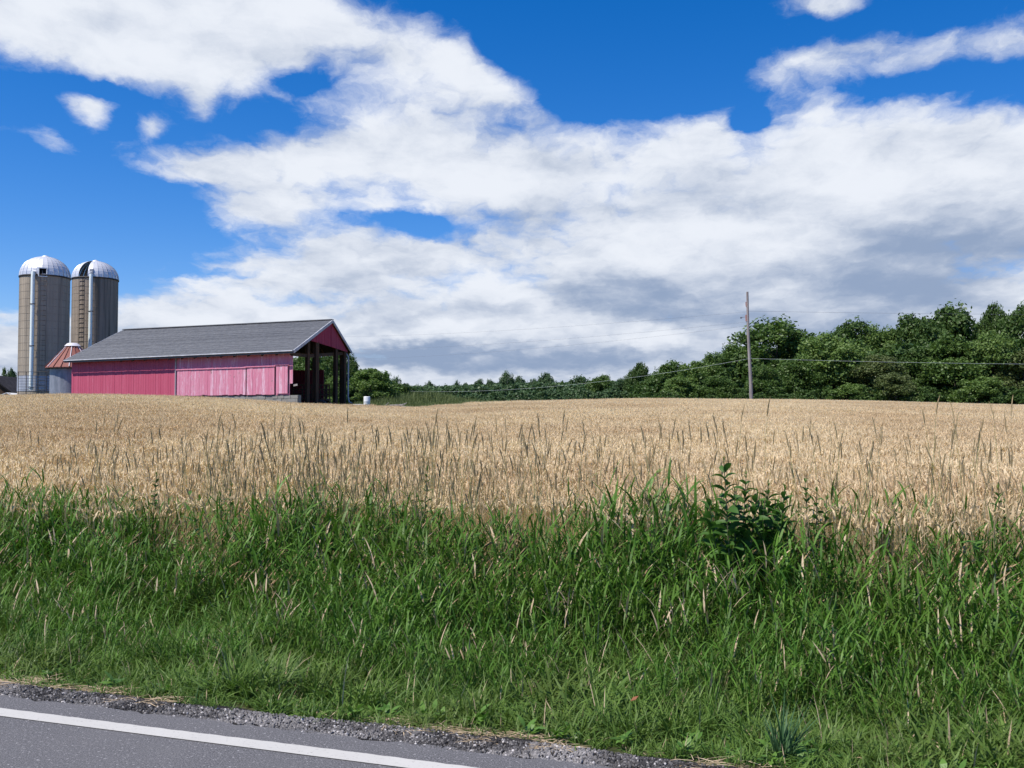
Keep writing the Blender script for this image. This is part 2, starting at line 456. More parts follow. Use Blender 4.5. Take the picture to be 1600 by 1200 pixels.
def paint(c1, c2, wear, amt):
    def f(N, p):
        r = obj_rand(N)
        v = N.v('MULTIPLY', p, (7.0, 7.0, 0.7))
        n = N.noise(v, 1.0, 7, 0.72, 0.2)
        c = N.mix(N.m('MULTIPLY_ADD', r, 0.32, W0(N, n)), c1, c2)
        w = N.m('ADD', N.noise(N.v('MULTIPLY', p, (16.0, 16.0, 1.3)), 1.0, 6, 0.75), N.m('MULTIPLY', r, 0.10))
        return N.mix(N.sm(w, amt, amt + 0.14, 0.0, 0.85), c, wear)
    return f
red_left = mat('deep_pink_paint', (0.5, 0.09, 0.15), 0.75, 0.25, fn=paint((0.46, 0.075, 0.135), (0.55, 0.12, 0.19), (0.62, 0.30, 0.38), 0.66))
red_right = mat('faded_pink_paint', (0.6, 0.2, 0.3), 0.8, 0.2, fn=paint((0.60, 0.18, 0.27), (0.69, 0.30, 0.40), (0.76, 0.52, 0.61), 0.57))
def worn(N, p):
    base = MATS['faded_pink_paint']
    n = N.noise(p, 2.2, 7, 0.75)
    c = paint((0.62, 0.21, 0.30), (0.71, 0.34, 0.44), (0.78, 0.56, 0.65), 0.54)(N, p)
    return N.mix(N.sm(n, 0.60, 0.64), c, (0.24, 0.19, 0.18))
red_worn = mat('flaking_pink_paint', (0.6, 0.2, 0.3), 0.85, 0.2, fn=worn)
red_gable = mat('gable_red_paint', (0.36, 0.045, 0.09), 0.8, 0.2, fn=paint((0.34, 0.04, 0.08), (0.40, 0.07, 0.12), (0.4, 0.12, 0.2), 0.7))
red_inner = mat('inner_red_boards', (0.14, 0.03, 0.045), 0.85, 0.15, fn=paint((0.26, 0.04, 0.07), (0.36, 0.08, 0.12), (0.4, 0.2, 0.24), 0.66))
timber = mat('dark_timber', (0.05, 0.035, 0.03), 0.9, 0.15, fn=streaky((0.055, 0.035, 0.024), (0.10, 0.066, 0.045), None, 8, 0.6))
grey_timber = mat('weathered_timber', (0.3, 0.28, 0.26), 0.9, 0.15, fn=streaky((0.20, 0.18, 0.17), (0.36, 0.33, 0.31), None, 9, 0.5))
shingle = mat('grey_shingles', (0.16, 0.165, 0.18), 0.9, 0.2, bump=(25.0, 0.5, 0.01),
    fn=lambda N, p: N.mix(N.sm(N.noise(N.v('MULTIPLY', p, (1.0, 1.0, 2.0)), 3.5, 5, 0.75), 0.3, 0.7),
        N.mix(N.noise(p, 0.35, 4, 0.6), (0.115, 0.12, 0.132), (0.155, 0.16, 0.17)), (0.205, 0.21, 0.22)))
trim_mat = mat('pale_rake_trim', (0.46, 0.47, 0.5), 0.6, 0.3, fn=streaky((0.40, 0.41, 0.44), (0.54, 0.55, 0.58), None, 2, 2))
gutter_mat = mat('dark_gutter', (0.07, 0.07, 0.08), 0.6, 0.3)
stone = mat('foundation_block', (0.3, 0.29, 0.27), 0.95, 0.15, bump=(14.0, 0.6, 0.03),
    fn=lambda N, p: N.mix(obj_rand(N), N.mix(N.noise(p, 5, 6, 0.7), (0.20, 0.19, 0.18), (0.36, 0.35, 0.33)), (0.27, 0.25, 0.22)))
barrel_mat = mat('white_plastic', (0.72, 0.74, 0.76), 0.4, 0.4)

# ------------------------------------------------------------------ silos
def hoop(mb, c, r, z, w=0.022, n=48):
    mb.lathe((c[0], c[1], z), [(r - 0.01, -w), (r + w, -w * 0.8), (r + w, w * 0.8), (r - 0.01, w)], n)
def silo(cx_px, width_px, Y, top_py, dome_py, label, cmat, missing=None, hatch=None, zbase=1.4, pipe_px=None, pipe_bottom=None, chute_px=None, band=False):
    k = Y / FPX
    X = (cx_px - 800) * k
    r = width_px / 2 * k / sqrt(1 + (X / Y) ** 2)
    top = P(cx_px, top_py, Y).z
    dome_top = P(cx_px, dome_py, Y).z
    C = Vector((X, Y, 0))
    vd = -C.normalized(); rt = Vector((-vd.y, vd.x, 0))
    def rad(a): return vd * cos(a) + rt * sin(a)
    va = atan2(vd.y, vd.x)
    t = empty('silo', (X, Y, zbase), label, 'silo', 'concrete farm silos')
    m = MB(); m.lathe(C, [(r, zbase), (r, top)], 64)
    m.lathe(C, [(r - 0.12, top), (r, top)], 64)
    # individual concrete staves: shallow vertical joints and rings
    m.build('wall', cmat, t)
    st = MB(); nst = 54
    for kk in range(nst):
        a = 2 * pi * kk / nst
        d = Vector((cos(a), sin(a), 0)); s_ = Vector((-sin(a), cos(a), 0))
        b0, b1 = C + d * (r - 0.004), C + d * (r + 0.008)
        w = 0.007
        st.hexa([b0 - s_ * w + Vector((0, 0, zbase)), b0 + s_ * w + Vector((0, 0, zbase)), b1 + s_ * w + Vector((0, 0, zbase)), b1 - s_ * w + Vector((0, 0, zbase)),
                 b0 - s_ * w + Vector((0, 0, top)), b0 + s_ * w + Vector((0, 0, top)), b1 + s_ * w + Vector((0, 0, top)), b1 - s_ * w + Vector((0, 0, top))])
    tag(st.build('stave_joint', cmat, t), kind='stuff')
    z = zbase + 0.4; hm = MB(); hoop(hm, (0, 0), r, 0, 0.012)
    first = None
    while z < top - 0.3:
        if first is None:
            h = MB(); hoop(h, (X, Y), r, z, 0.012); first = h.build('hoop', concrete_dark, t)
        else:
            o = first.copy(); link(o); o.parent = t; o.location = (0, 0, z - z0h)
        if z < zbase + 0.41: z0h = z
        z += 0.62
    if band:
        b = MB(); b.lathe(C, [(r + 0.03, P(0, 612, Y).z), (r + 0.03, P(0, 588, Y).z)], 64); b.build('base_coating', base_coat, t)
    # ring below the dome
    b = MB(); b.lathe(C, [(r - 0.02, top - 0.03), (r + 0.07, top - 0.02), (r + 0.07, top + 0.09), (r - 0.02, top + 0.1)], 64)
    b.build('rim', steel_dark, t)
    # dome of metal sheets, each a part
    H = dome_top - top - 0.1; n = 28; rows = 9
    first = None
    for i in range(n):
        if missing is not None and i in missing: continue
        a0 = 2 * pi * i / n + va - pi / n; a1 = a0 + 2 * pi / n
        pm = MB()
        vs, fs = [], []
        for j in range(rows + 1):
            ph = (pi / 2 - 0.06) * j / rows
            for a, bulge in ((a0, 0.035), (a0 + 0.012 , 0.0), (a1 - 0.0001, 0.0)):
                rr = (r + 0.03) * cos(ph) ** 0.92 + bulge * cos(ph); zz = top + 0.08 + H * sin(ph)
                vs.append(C + Vector((rr * cos(a), rr * sin(a), zz)))
        for j in range(rows):
            for q2 in range(2):
                a = j * 3 + q2; fs.append((a, a + 1, a + 4, a + 3))
        pm.add(vs, fs, 0, False)
        pm.build('dome_panel', dome_mat, t)
    cp = MB(); cp.lathe(C, [(r * 0.17, top + 0.06 + H * 0.985), (r * 0.16, top + 0.1 + H * 1.0), (0.02, top + 0.16 + H * 1.035)], 20)
    cp.build('dome_cap', dome_mat, t)
    if hatch:
        hx0, hx1, hy0, hy1 = hatch
        x0 = (hx0 - cx_px) * k * 0.97; x1 = (hx1 - cx_px) * k * 0.97
        z0_, z1_ = P(0, hy1, Y - r * 0.9).z, P(0, hy0, Y - r * 0.9).z
        def hp(x, d, z): return C + rt * x + vd * d + Vector((0, 0, z))
        dd_ = r * 1.0
        f = MB()
        f.beam(hp(x0 - .04, dd_, z0_), hp(x1 + .04, dd_, z0_), 0.08, 0.08); f.beam(hp(x0 - .04, dd_, z1_), hp(x1 + .04, dd_, z1_), 0.08, 0.08)
        f.beam(hp(x0, dd_, z0_), hp(x0, dd_, z1_), 0.08, 0.08); f.beam(hp(x1, dd_, z0_), hp(x1, dd_, z1_), 0.08, 0.08)
        f.beam(hp((x0 + x1) / 2, dd_, z1_), hp((x0 + x1) / 2, dd_ - 1.1, z1_), x1 - x0, 0.05)
        for xx in (x0, x1): f.beam(hp(xx, dd_ - .02, (z0_ + z1_) / 2), hp(xx, dd_ - 1.1, (z0_ + z1_) / 2), 0.04, z1_ - z0_)
        f.build('hatch_frame', dome_mat, t)
        g = MB(); g.beam(hp((x0 + x1) / 2, dd_ + .015, (z0_ + z1_) / 2), hp((x0 + x1) / 2, dd_ - 0.8, (z0_ + z1_) / 2), x1 - x0 - .07, z1_ - z0_ - .07); g.build('hatch_shade_block', hatch_shade, t)  # solid black block, paints the hatch's dark interior instead of a real hole
    # filler pipe: goes up the front and bends over the rim
    px0, ptop, pbot = pipe_px
    dxp = (px0 - cx_px) * k
    ang = math.asin(dxp / (r + 0.3))
    base = C + rad(ang) * (r + 0.32)
    zt = P(0, ptop, Y - r).z; zb = P(0, pbot, Y - r).z
    inn = -rad(ang)
    pts = [base + Vector((0, 0, zb)), base + Vector((0, 0, top - 0.2)), base + Vector((0, 0, top + 0.25)) + inn * 0.05, base + Vector((0, 0, zt - 0.2)) + inn * 0.25, base + Vector((0, 0, zt)) + inn * 0.55]
    pp = MB(); pp.tube(pts[:3], 0.155, 14); pp.build('filler_pipe', pipe_mat, t)
    pp = MB(); pp.tube(pts[2:], 0.16, 12); pp.box(pts[-1] + Vector((0, 0, 0.08)), (0.34, 0.4, 0.3)); pp.build('pipe_hood', galv, t)
    zz = zb + 0.15
    while zz < top:
        br = MB(); br.lathe((base.x, base.y, zz), [(0.15, -0.03), (0.19, -0.03), (0.19, 0.03), (0.15, 0.03)], 14)
        br.beam(base + Vector((-0.28, 0.05, zz)), base + Vector((0.28, 0.05, zz)), 0.03, 0.04)
        br.build('pipe_bracket', steel_dark, t); zz += (top - zb) / 2.75
    # unloading doors: column of rungs
    cxd = (chute_px - cx_px) * k; ang = math.asin(cxd / r)
    cb = C + rad(ang) * (r + 0.015); tang = rt * cos(ang) - vd * sin(ang)
    lad = MB()
    for sgn in (-1, 1):
        lad.beam(cb + tang * 0.24 * sgn + Vector((0, 0, zbase)), cb + tang * 0.24 * sgn + Vector((0, 0, top)), 0.02, 0.02)
    lad.build('door_rail', concrete_dark, t)
    zz = zbase + 0.5; f0 = None
    while zz < top - 0.2:
        if f0 is None:
            rg = MB(); rg.beam(cb - tang * 0.24 + Vector((0, 0, zz)), cb + tang * 0.24 + Vector((0, 0, zz)), 0.05, 0.05); f0 = rg.build('door_latch', concrete_dark, t); zf0 = zz
        else:
            o = f0.copy(); link(o); o.parent = t; o.location = (0, 0, zz - zf0)
        zz += 0.42
    return t, C, r, top
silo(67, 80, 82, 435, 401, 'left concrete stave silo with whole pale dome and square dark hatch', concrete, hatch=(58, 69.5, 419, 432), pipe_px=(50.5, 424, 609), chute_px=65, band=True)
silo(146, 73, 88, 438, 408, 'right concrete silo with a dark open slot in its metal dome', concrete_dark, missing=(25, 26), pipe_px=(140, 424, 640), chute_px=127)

# ------------------------------------------------------------------ grain bin with the rusty conical roof
Yb = 76; kb = Yb / FPX; Xb = (112 - 800) * kb
gb = empty('grain_bin', (Xb, Yb, 1.6), 'small round grain bin with rusty red conical roof beside the silos', 'grain bin')
m = MB(); prof = []
zt_, rb = P(0, 577, Yb).z, 1.6
for i in range(60):
    prof.append((rb + (0.02 if i % 2 else 0), 1.6 + (zt_ + 0.3 - 1.6) * i / 59))
m.lathe((Xb, Yb, 0), prof, 40); m.build('bin_wall', galv, gb)
za, ze, re = P(0, 538, Yb).z, P(0, 575, Yb).z, 42.5 * kb * 0.91
nseg = 20
for i in range(nseg):
    a0, a1 = 2 * pi * i / nseg, 2 * pi * (i + 1) / nseg; am = (a0 + a1) / 2
    pm = MB()
    def rp(a, r_, z): return (Xb + r_ * cos(a), Yb + r_ * sin(a), z)
    pm.add([rp(a0, re, ze), rp(a1, re, ze), rp(a1, 0.35, za), rp(a0, 0.35, za), rp(a0, re, ze - 0.05), rp(a1, re, ze - 0.05), rp(a1, .35, za - .05), rp(a0, .35, za - .05)],
           [(0, 1, 2, 3), (7, 6, 5, 4), (0, 4, 5, 1)])
    pm.build('roof_panel', rust_mat, gb)
    rb_ = MB(); rb_.beam(rp(a0, re + 0.02, ze + 0.03), rp(a0, 0.33, za + 0.03), 0.05, 0.07); rb_.build('roof_rib', rust_white if i % 3 == 1 else rust_mat, gb)
cp = MB(); cp.lathe((Xb, Yb, 0), [(0.62, za - 0.16), (0.42, za + 0.05), (0.30, za + 0.10), (0.02, za + 0.12)], 20); cp.build('roof_cap', rust_white, gb)
ev = MB(); ev.lathe((Xb, Yb, 0), [(rb, ze - 0.12), (re - 0.02, ze - 0.08), (re - 0.02, ze - 0.02)], 40); ev.build('eave_ring', gutter_mat, gb)

# ------------------------------------------------------------------ steel corral panel in front of the left silo
Yg = 79.0
cg = empty('corral_panel', ((50 - 800) * Yg / FPX, Yg - 0.5, 1.6), 'dark steel rail corral panel standing before the base of the left silo', 'fence')
def gp(px, py): 
    # the panel bows gently around the silo
    d = (px - 67) / 42.0
    return P(px, py, Yg - 0.9 + 1.4 * d * d)
for px in (28.5, 41, 59, 73, 98):
    mb = MB(); a, b = gp(px, 581), gp(px, 616.5); mb.tube([b - Vector((0, 0, .6)), a], 0.03, 8); mb.build('post', steel_dark, cg)
for py in (580.5, 587, 591.5, 595.5, 600, 604.5, 609, 615.5):
    mb = MB(); mb.tube([gp(px, py) for px in (28, 34, 41, 50, 59, 66, 73, 85, 98)], 0.017, 6); mb.build('rail', steel_dark, cg)

# ------------------------------------------------------------------ barn
A, B = P(101, 567, 67.7), P(458.5, 551, 57.8)
A.z = B.z = 5.75
R, L = P(519.5, 500, 63.75), P(193, 516, 70.9)
R.z = L.z = (R.z + L.z) / 2
C_, D_ = P(549, 549.5, 68.3), None
D_ = C_ + (L - R)
leng = (A - B).normalized(); nin = Vector((-leng.y, leng.x, 0)) * -1
if nin.y < 0: nin = -nin
zg = 1.3
barn = empty('barn', ((A.x + B.x) / 2, (A.y + B.y) / 2, zg), 'long faded pink barn with grey shingle roof and open right end', 'barn')
UP = Vector((0, 0, 1))
def lerp(a, b, t): return a + (b - a) * t
# roof planes with shingle courses (each course a real step)
def roof_plane(e0, e1, r0, r1, name):
    """e0,e1 eave ends; r0,r1 ridge ends; slab plus stepped courses"""
    nrm = (e1 - e0).cross(r0 - e0).normalized()
    if nrm.z < 0: nrm = -nrm
    mb = MB()
    th = nrm * 0.12; tl = nrm * 0.06
    for i in range(34):
        a, b = i / 34, (i + 1) / 34
        pa0, pa1, pb0, pb1 = lerp(e0, r0, a), lerp(e1, r1, a), lerp(e0, r0, b), lerp(e1, r1, b)
        mb.hexa([pa0 - th, pa1 - th, pb1 - th, pb0 - th, pa0 - tl, pa1 - tl, pb1 - tl, pb0 - tl])
    deck = mb.build(name, timber, barn)
    cs = MB(); n = 34; nb = 46
    for i in range(n):
        a, b = i / n, (i + 1) / n + 0.004
        pa0, pa1 = lerp(e0, r0, a), lerp(e1, r1, a); pb0, pb1 = lerp(e0, r0, min(b, 1)), lerp(e1, r1, min(b, 1))
        jit = random.uniform(0, 0.012)
        lo, hi = nrm * (0.028 + jit), nrm * 0.006; dn = nrm * -0.058
        cs.hexa([pa0 + dn, pa1 + dn, pb1 + dn, pb0 + dn, pa0 + lo, pa1 + lo, pb1 + hi, pb0 + hi])
    tag(cs.build('shingle_course', shingle, barn), kind='stuff')
    return nrm
roof_plane(A, B, L, R, 'roof_deck')
roof_plane(D_, C_, L, R, 'roof_deck')
mb = MB(); mb.beam(L + UP * 0.045, R + UP * 0.045, 0.30, 0.05); mb.build('ridge_cap', shingle, barn)
for a, b, nm in ((B, R, 'rake_board'), (R, C_, 'rake_board'), (A, L, 'rake_board')):
    o_ = -leng * 0.03 if nm and a is not A else leng * 0.03
    mb = MB(); mb.beam(a + o_ - UP * 0.07, b + o_ - UP * 0.07, 0.05, 0.19); mb.build('rake_board', trim_mat, barn)
mb = MB(); mb.beam(A - nin * 0.03 - UP * 0.09, B - nin * 0.03 - UP * 0.09, 0.04, 0.16); mb.build('fascia', gutter_mat, barn)
mb = MB(); mb.tube([A - nin * 0.08 - UP * 0.03, B - nin * 0.08 - UP * 0.03], 0.04, 6); mb.build('gutter', trim_mat, barn)
# front wall, board by board
WA, WB = A - leng * 0.15 + nin * 0.5, B + leng * 0.02 + nin * 0.5
WA.z = WB.z = 0
wl = (WA - WB).length; wd = (WA - WB) / wl       # wd runs from the right end to the left end
def s_of(px):
    """distance along the front wall, from its right end, seen at photo column px"""
    u = (px - 800) / FPX
    # WB + wd*s : x = u*y
    return (u * WB.y - WB.x) / (wd.x - u * wd.y)
ztop = B.z + 0.10
def board_wall(s0, s1, z0, z1, off, bm, parent, w=0.235, holes=None, proud=0.03, ztopj=0.0):
    n = max(1, round((s1 - s0) / w)); w = (s1 - s0) / n; proto = {}
    for i in range(n):
        a, b = s0 + i * w + 0.006, s0 + (i + 1) * w - 0.006
        zb, zt_ = z0, z1 + random.uniform(-ztopj, ztopj)
        if holes:
            zb = max(zb, holes(a / 2 + b / 2, zb))
            if zb > zt_ - 0.1: continue
        jt = random.uniform(0, 0.012)
        mt = bm(a) if callable(bm) else bm
        p0 = WB + wd * a - nin * off; p1 = WB + wd * b - nin * off
        q = -nin * (proud + jt)
        mb = MB(); mb.hexa([p0 + UP * zb, p1 + UP * zb, p1 + q + UP * zb, p0 + q + UP * zb, p0 + UP * zt_, p1 + UP * zt_, p1 + q + UP * zt_, p0 + q + UP * zt_])
        mb.build('board', mt, parent)
sJ = s_of(275.5)
def wall_back(s0, s1, z0, z1, name, off=0.0, th=0.05, m_=timber):
    mb = MB(); p0, p1 = WB + wd * s0 - nin * off, WB + wd * s1 - nin * off
    q = nin * th
    mb.hexa([p0 + UP * z0, p1 + UP * z0, p1 + q + UP * z0, p0 + q + UP * z0, p0 + UP * z1, p1 + UP * z1, p1 + q + UP * z1, p0 + q + UP * z1])
    return mb.build(name, m_, barn)
zsill = P(400, 617.5, 59.0).z
wR = wall_back(s_of(451), sJ, zsill + 0.02, ztop, 'front_wall')
def right_hole(s, z):
    return z + random.uniform(-0.03, 0.05)
board_wall(s_of(458) + 0.02, sJ - 0.03, zsill + 0.0, ztop, 0.0, red_right, wR, holes=lambda s, z: z + (random.choice((1.25, 1.0, 0.7)) if s < s_of(452.5) else random.uniform(-0.03, 0.05)))
wL = wall_back(sJ, wl, zg, ztop, 'front_wall')
board_wall(sJ + 0.03, wl, zg, ztop, 0.0, red_left, wL)
mb = MB(); p0 = WB + wd * sJ - nin * 0.08; mb.beam(p0 + UP * zg, p0 + UP * ztop, 0.05, 0.09, up=nin); mb.build('corner_strip', trim_mat, barn)
# sliding doors hang a hand's width in front of the wall
for (x0, x1, ytop, ybot) in ((279, 386, 577, 618), (387.5, 431, 573.5, 617), (433.5, 451.5, 570.5, 615)):
    s1, s0 = s_of(x0), s_of(x1); Ym = (WB + wd * (s0 + s1) / 2).y
    zt_, zb_ = P(0, ytop, Ym).z, P(0, ybot, Ym).z
    d = wall_back(s0, s1, zb_ + 0.05, zt_ - 0.05, 'sliding_door', off=0.11, th=0.03)
    board_wall(s0, s1, zb_, zt_, 0.11, lambda s: red_worn if random.random() < 0.55 else red_right, d, w=0.25, holes=lambda s, z: z + random.uniform(-0.05, 0.06), ztopj=0.0)
    mb = MB(); a, b = WB + wd * (s0 - 0.1) - nin * 0.17 + UP * (zt_ + 0.03), WB + wd * (s1 + 0.1) - nin * 0.17 + UP * (zt_ + 0.03)
    mb.beam(a, b, 0.05, 0.07); mb.build('door_track', red_right, barn)
# block foundation under the right half
fd = wall_back(0.0, sJ, zg, zsill - 0.01, 'foundation', off=0.0, th=0.25, m_=stone)
zc = zsill - 0.02; row = 0
while zc > 2.0:
    s = 0.0 - (0.25 if row % 2 else 0)
    while s < s_of(300):
        w = random.uniform(0.42, 0.60); a, b = max(s, 0) + 0.01, s + w - 0.01
        if b - a > 0.1:
            p0, p1 = WB + wd * a, WB + wd * b; q = -nin * random.uniform(0.05, 0.09)
            mb = MB(); mb.hexa([p0 + UP * (zc - .19), p1 + UP * (zc - .19), p1 + q + UP * (zc - .19), p0 + q + UP * (zc - .19), p0 + UP * zc, p1 + UP * zc, p1 + q + UP * zc, p0 + q + UP * zc])
            mb.build('block', stone, fd)
        s += w
    zc -= 0.205; row += 1
# board hanging across the broken corner
p0, p1 = WB + wd * 0.03 - nin * 0.05 + UP * (zsill + 0.62), WB + wd * 0.34 - nin * 0.05 + UP * (zsill + 0.58)
mb = MB(); mb.beam(p0, p1, 0.03, 0.12); mb.build('loose_board', grey_timber, barn)
# gable end: boarded triangle, skewed like the photograph's
def on_gable(t, pz):      # t 0..1 along B->C in plan
    p = lerp(B, C_, t); p = p.copy(); p.z = pz; return p
Rt = (R - B).length
def gpt(px, py, off=0.0):
    u = (px - 800) / FPX; a, b = B, C_
    # piecewise plan through the ridge foot
    seg = (B, R) if px < 519.5 else (R, C_)
    a, b = seg; d = b - a
    t = (u * a.y - a.x) / (d.x - u * d.y)
    Y = a.y + d.y * t
    return P(px, py, Y) + leng * off
g = MB()
gl, gr, gt = gpt(487.5, 532, 0.12), gpt(545.5, 550.5, 0.12), gpt(519.5, 503, 0.12)
gm = gpt(519.5, 542, 0.12)
gw = MB(); th = leng * 0.05
gw.add([gl, gm, gt, gl + th, gm + th, gt + th], [(0, 1, 2), (5, 4, 3), (0, 3, 4, 1), (1, 4, 5, 2), (2, 5, 3, 0)])
gw.add([gm, gr, gt, gm + th, gr + th, gt + th], [(0, 1, 2), (5, 4, 3), (0, 3, 4, 1), (1, 4, 5, 2), (2, 5, 3, 0)])
gwo = gw.build('gable_wall', red_gable, barn)
# vertical gable boards
def gedge(px, top):
    if top: return 503 + (532 - 503) * (519.5 - px) / 32.0 if px < 519.5 else 503 + (550.5 - 503) * (px - 519.5) / 26.0
    return 532 + (542 - 532) * (px - 487.5) / 32.0 if px < 519.5 else 542 + 8.5 * (px - 519.5) / 26.0
cols = [487.5 + 1.8 * i for i in range(33)]
for a, b in zip(cols[:-1], cols[1:]):
    if a < 519.5 < b: b = 519.5
    o1 = 0.12 - random.uniform(0.03, 0.045)
    q = [gpt(a + .08, gedge(a, 0), .12), gpt(b - .08, gedge(b, 0), .12), gpt(b - .08, gedge(b, 0), o1), gpt(a + .08, gedge(a, 0), o1),
         gpt(a + .08, gedge(a, 1) + .6, .12), gpt(b - .08, gedge(b, 1) + .6, .12), gpt(b - .08, gedge(b, 1) + .6, o1), gpt(a + .08, gedge(a, 1) + .6, o1)]
    mb = MB(); mb.hexa(q); mb.build('board', red_gable, gwo)
# posts and beams of the open bay
def post(px, w, ytop, off=0.1, Yadd=0.0):
    p = gpt(px, ytop, off)
    mb = MB(); mb.beam((p.x, p.y + Yadd, zg), (p.x, p.y + Yadd, p.z), w, w, up=(leng.x, leng.y, 0)); mb.build('post', timber, barn)
post(485.5, 0.22, 533, .25); post(498.5, 0.30, 534, .25); post(529, 0.24, 545, .25); post(541.5, 0.22, 549, .2)
mb = MB(); mb.beam(gpt(462, 553, .3), gpt(487.5, 556, .3), 0.12, 0.2); mb.beam(gpt(487.5, 556, .3), gpt(546, 551.5, .3), 0.14, 0.22); mb.build('tie_beam', timber, barn)
# rafters under both roof planes
for i in range(14):
    t = 0.012 + i * 0.055
    for e0, e1 in ((B, A), (C_, D_)):
        mb = MB(); a, b = lerp(e0, e1, t), lerp(R, L, t); mb.beam(a - UP * 0.20, b - UP * 0.20, 0.06, 0.16); mb.build('rafter', timber, barn)
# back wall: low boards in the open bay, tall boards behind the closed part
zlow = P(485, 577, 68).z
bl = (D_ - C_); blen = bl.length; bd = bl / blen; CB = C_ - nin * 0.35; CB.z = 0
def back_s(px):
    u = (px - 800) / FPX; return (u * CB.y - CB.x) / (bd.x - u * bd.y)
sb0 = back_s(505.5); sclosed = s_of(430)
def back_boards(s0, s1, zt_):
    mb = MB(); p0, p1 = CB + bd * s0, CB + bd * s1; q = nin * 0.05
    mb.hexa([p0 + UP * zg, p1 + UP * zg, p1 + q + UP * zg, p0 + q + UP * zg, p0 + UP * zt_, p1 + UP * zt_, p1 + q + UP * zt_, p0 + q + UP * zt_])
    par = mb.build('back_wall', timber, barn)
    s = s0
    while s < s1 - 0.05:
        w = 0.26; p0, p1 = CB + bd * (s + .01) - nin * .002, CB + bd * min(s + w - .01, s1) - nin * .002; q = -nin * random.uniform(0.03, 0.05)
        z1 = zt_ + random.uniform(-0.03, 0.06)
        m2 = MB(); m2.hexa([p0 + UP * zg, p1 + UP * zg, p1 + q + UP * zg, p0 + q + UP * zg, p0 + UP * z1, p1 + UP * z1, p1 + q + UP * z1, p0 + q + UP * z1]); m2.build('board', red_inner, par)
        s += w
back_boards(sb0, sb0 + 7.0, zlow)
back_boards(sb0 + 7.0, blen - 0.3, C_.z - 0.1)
# post row along the back
for f in (0.6, 3.4, 6.5):
    p = CB + bd * f; mb = MB(); mb.beam(p + UP * zg, p + UP * (C_.z - .05), 0.16, 0.16); mb.build('post', timber, barn)
# cross partition between the open bay and the closed part (well left of the opening)
pc0, pc1 = WB + wd * 7.0, CB + bd * 8.0
mb = MB(); mb.hexa([pc0 + UP * zg, pc1 + UP * zg, pc1 + wd * .06 + UP * zg, pc0 + wd * .06 + UP * zg, pc0 + UP * (ztop - .1), pc1 + UP * (ztop + .2), pc1 + wd * .06 + UP * (ztop + .2), pc0 + wd * .06 + UP * (ztop - .1)]); mb.build('partition', timber, barn)
# left end wall
pe0, pe1 = WA.copy(), D_ - nin * 0.35 - bd * 0.2; pe1.z = 0
le = leng * -0.05
lm = lerp(L, L, 0) - leng * 0.2
mb = MB(); mb.add([pe0 + UP * zg, pe1 + UP * zg, pe1 + UP * (D_.z - .05), Vector((lm.x, lm.y, L.z - .12)), pe0 + UP * (A.z + .05)], [(0, 1, 2, 3, 4)]); mb.build('end_wall', red_left, barn)
# downspout at the far corner
dpt = gpt(543.6, 550, -0.05)
mb = MB(); mb.tube([dpt + leng * .3, dpt + UP * -.35, P(543.8, 620, dpt.y), P(545.5, 628, dpt.y), P(550, 630.5, dpt.y - .2)], 0.055, 8); mb.build('downspout', trim_mat, barn)

# ------------------------------------------------------------------ wagon in the open bay, partly hidden by its shade
wg = P(487, 640, 63.0); 
gxy = (wg.x - 0.2, wg.y)
z0w = gz(*gxy)
wag = empty('hay_wagon', (gxy[0], gxy[1], z0w), 'dark hay wagon parked in the shade of the open barn bay', 'wagon')
mb = MB(); mb.box((gxy[0], gxy[1], z0w + 0.95), (2.6, 1.7, 0.12)); mb.build('deck', timber, wag)
for dx_ in (-1.0, 1.0):
    mb = MB(); mb.beam((gxy[0] + dx_, gxy[1] - .8, z0w + .45), (gxy[0] + dx_, gxy[1] + .8, z0w + .45), .1, .1); mb.build('axle', steel_dark, wag)
    for dy_ in (-.85, .85):
        w = MB(); c = Vector((gxy[0] + dx_, gxy[1] + dy_, z0w + .45))
        ring = [c + Vector((0.40 * cos(a), 0, 0.40 * sin(a))) for a in [2 * pi * k / 20 for k in range(21)]]
        w.tube(ring, 0.075, 8, cap=False); wo_ = w.build('wheel', steel_dark, wag)
        h = MB(); h.tube([c - Vector((0, .05, 0)), c + Vector((0, .05, 0))], 0.22, 14); h.build('hub', galv, wo_)
mb = MB()
for dx_ in (-1.2, -.6, 0, .6, 1.2): mb.beam((gxy[0] + dx_, gxy[1] + .8, z0w + 1.0), (gxy[0] + dx_, gxy[1] + .8, z0w + 2.0), .07, .05)
for zz in (1.3, 1.65, 1.95): mb.beam((gxy[0] - 1.25, gxy[1] + .78, z0w + zz), (gxy[0] + 1.25, gxy[1] + .78, z0w + zz), .03, .1)
mb.build('rack', timber, wag)
sp_ = P(509, 640, 64.5); z_ = gz(sp_.x, sp_.y)
mb = MB(); mb.beam((sp_.x, sp_.y, z_), P(509.5, 601, 64.5), .22, .16); mb.beam(P(507, 613, 64.4), P(512.5, 600, 64.4), .08, .08)
mb_o = mb.build('timber_stake', timber, None, origin=(sp_.x, sp_.y, z_)); tag(mb_o, 'short dark leaning timber stake beside the wagon in the open bay', 'stake')

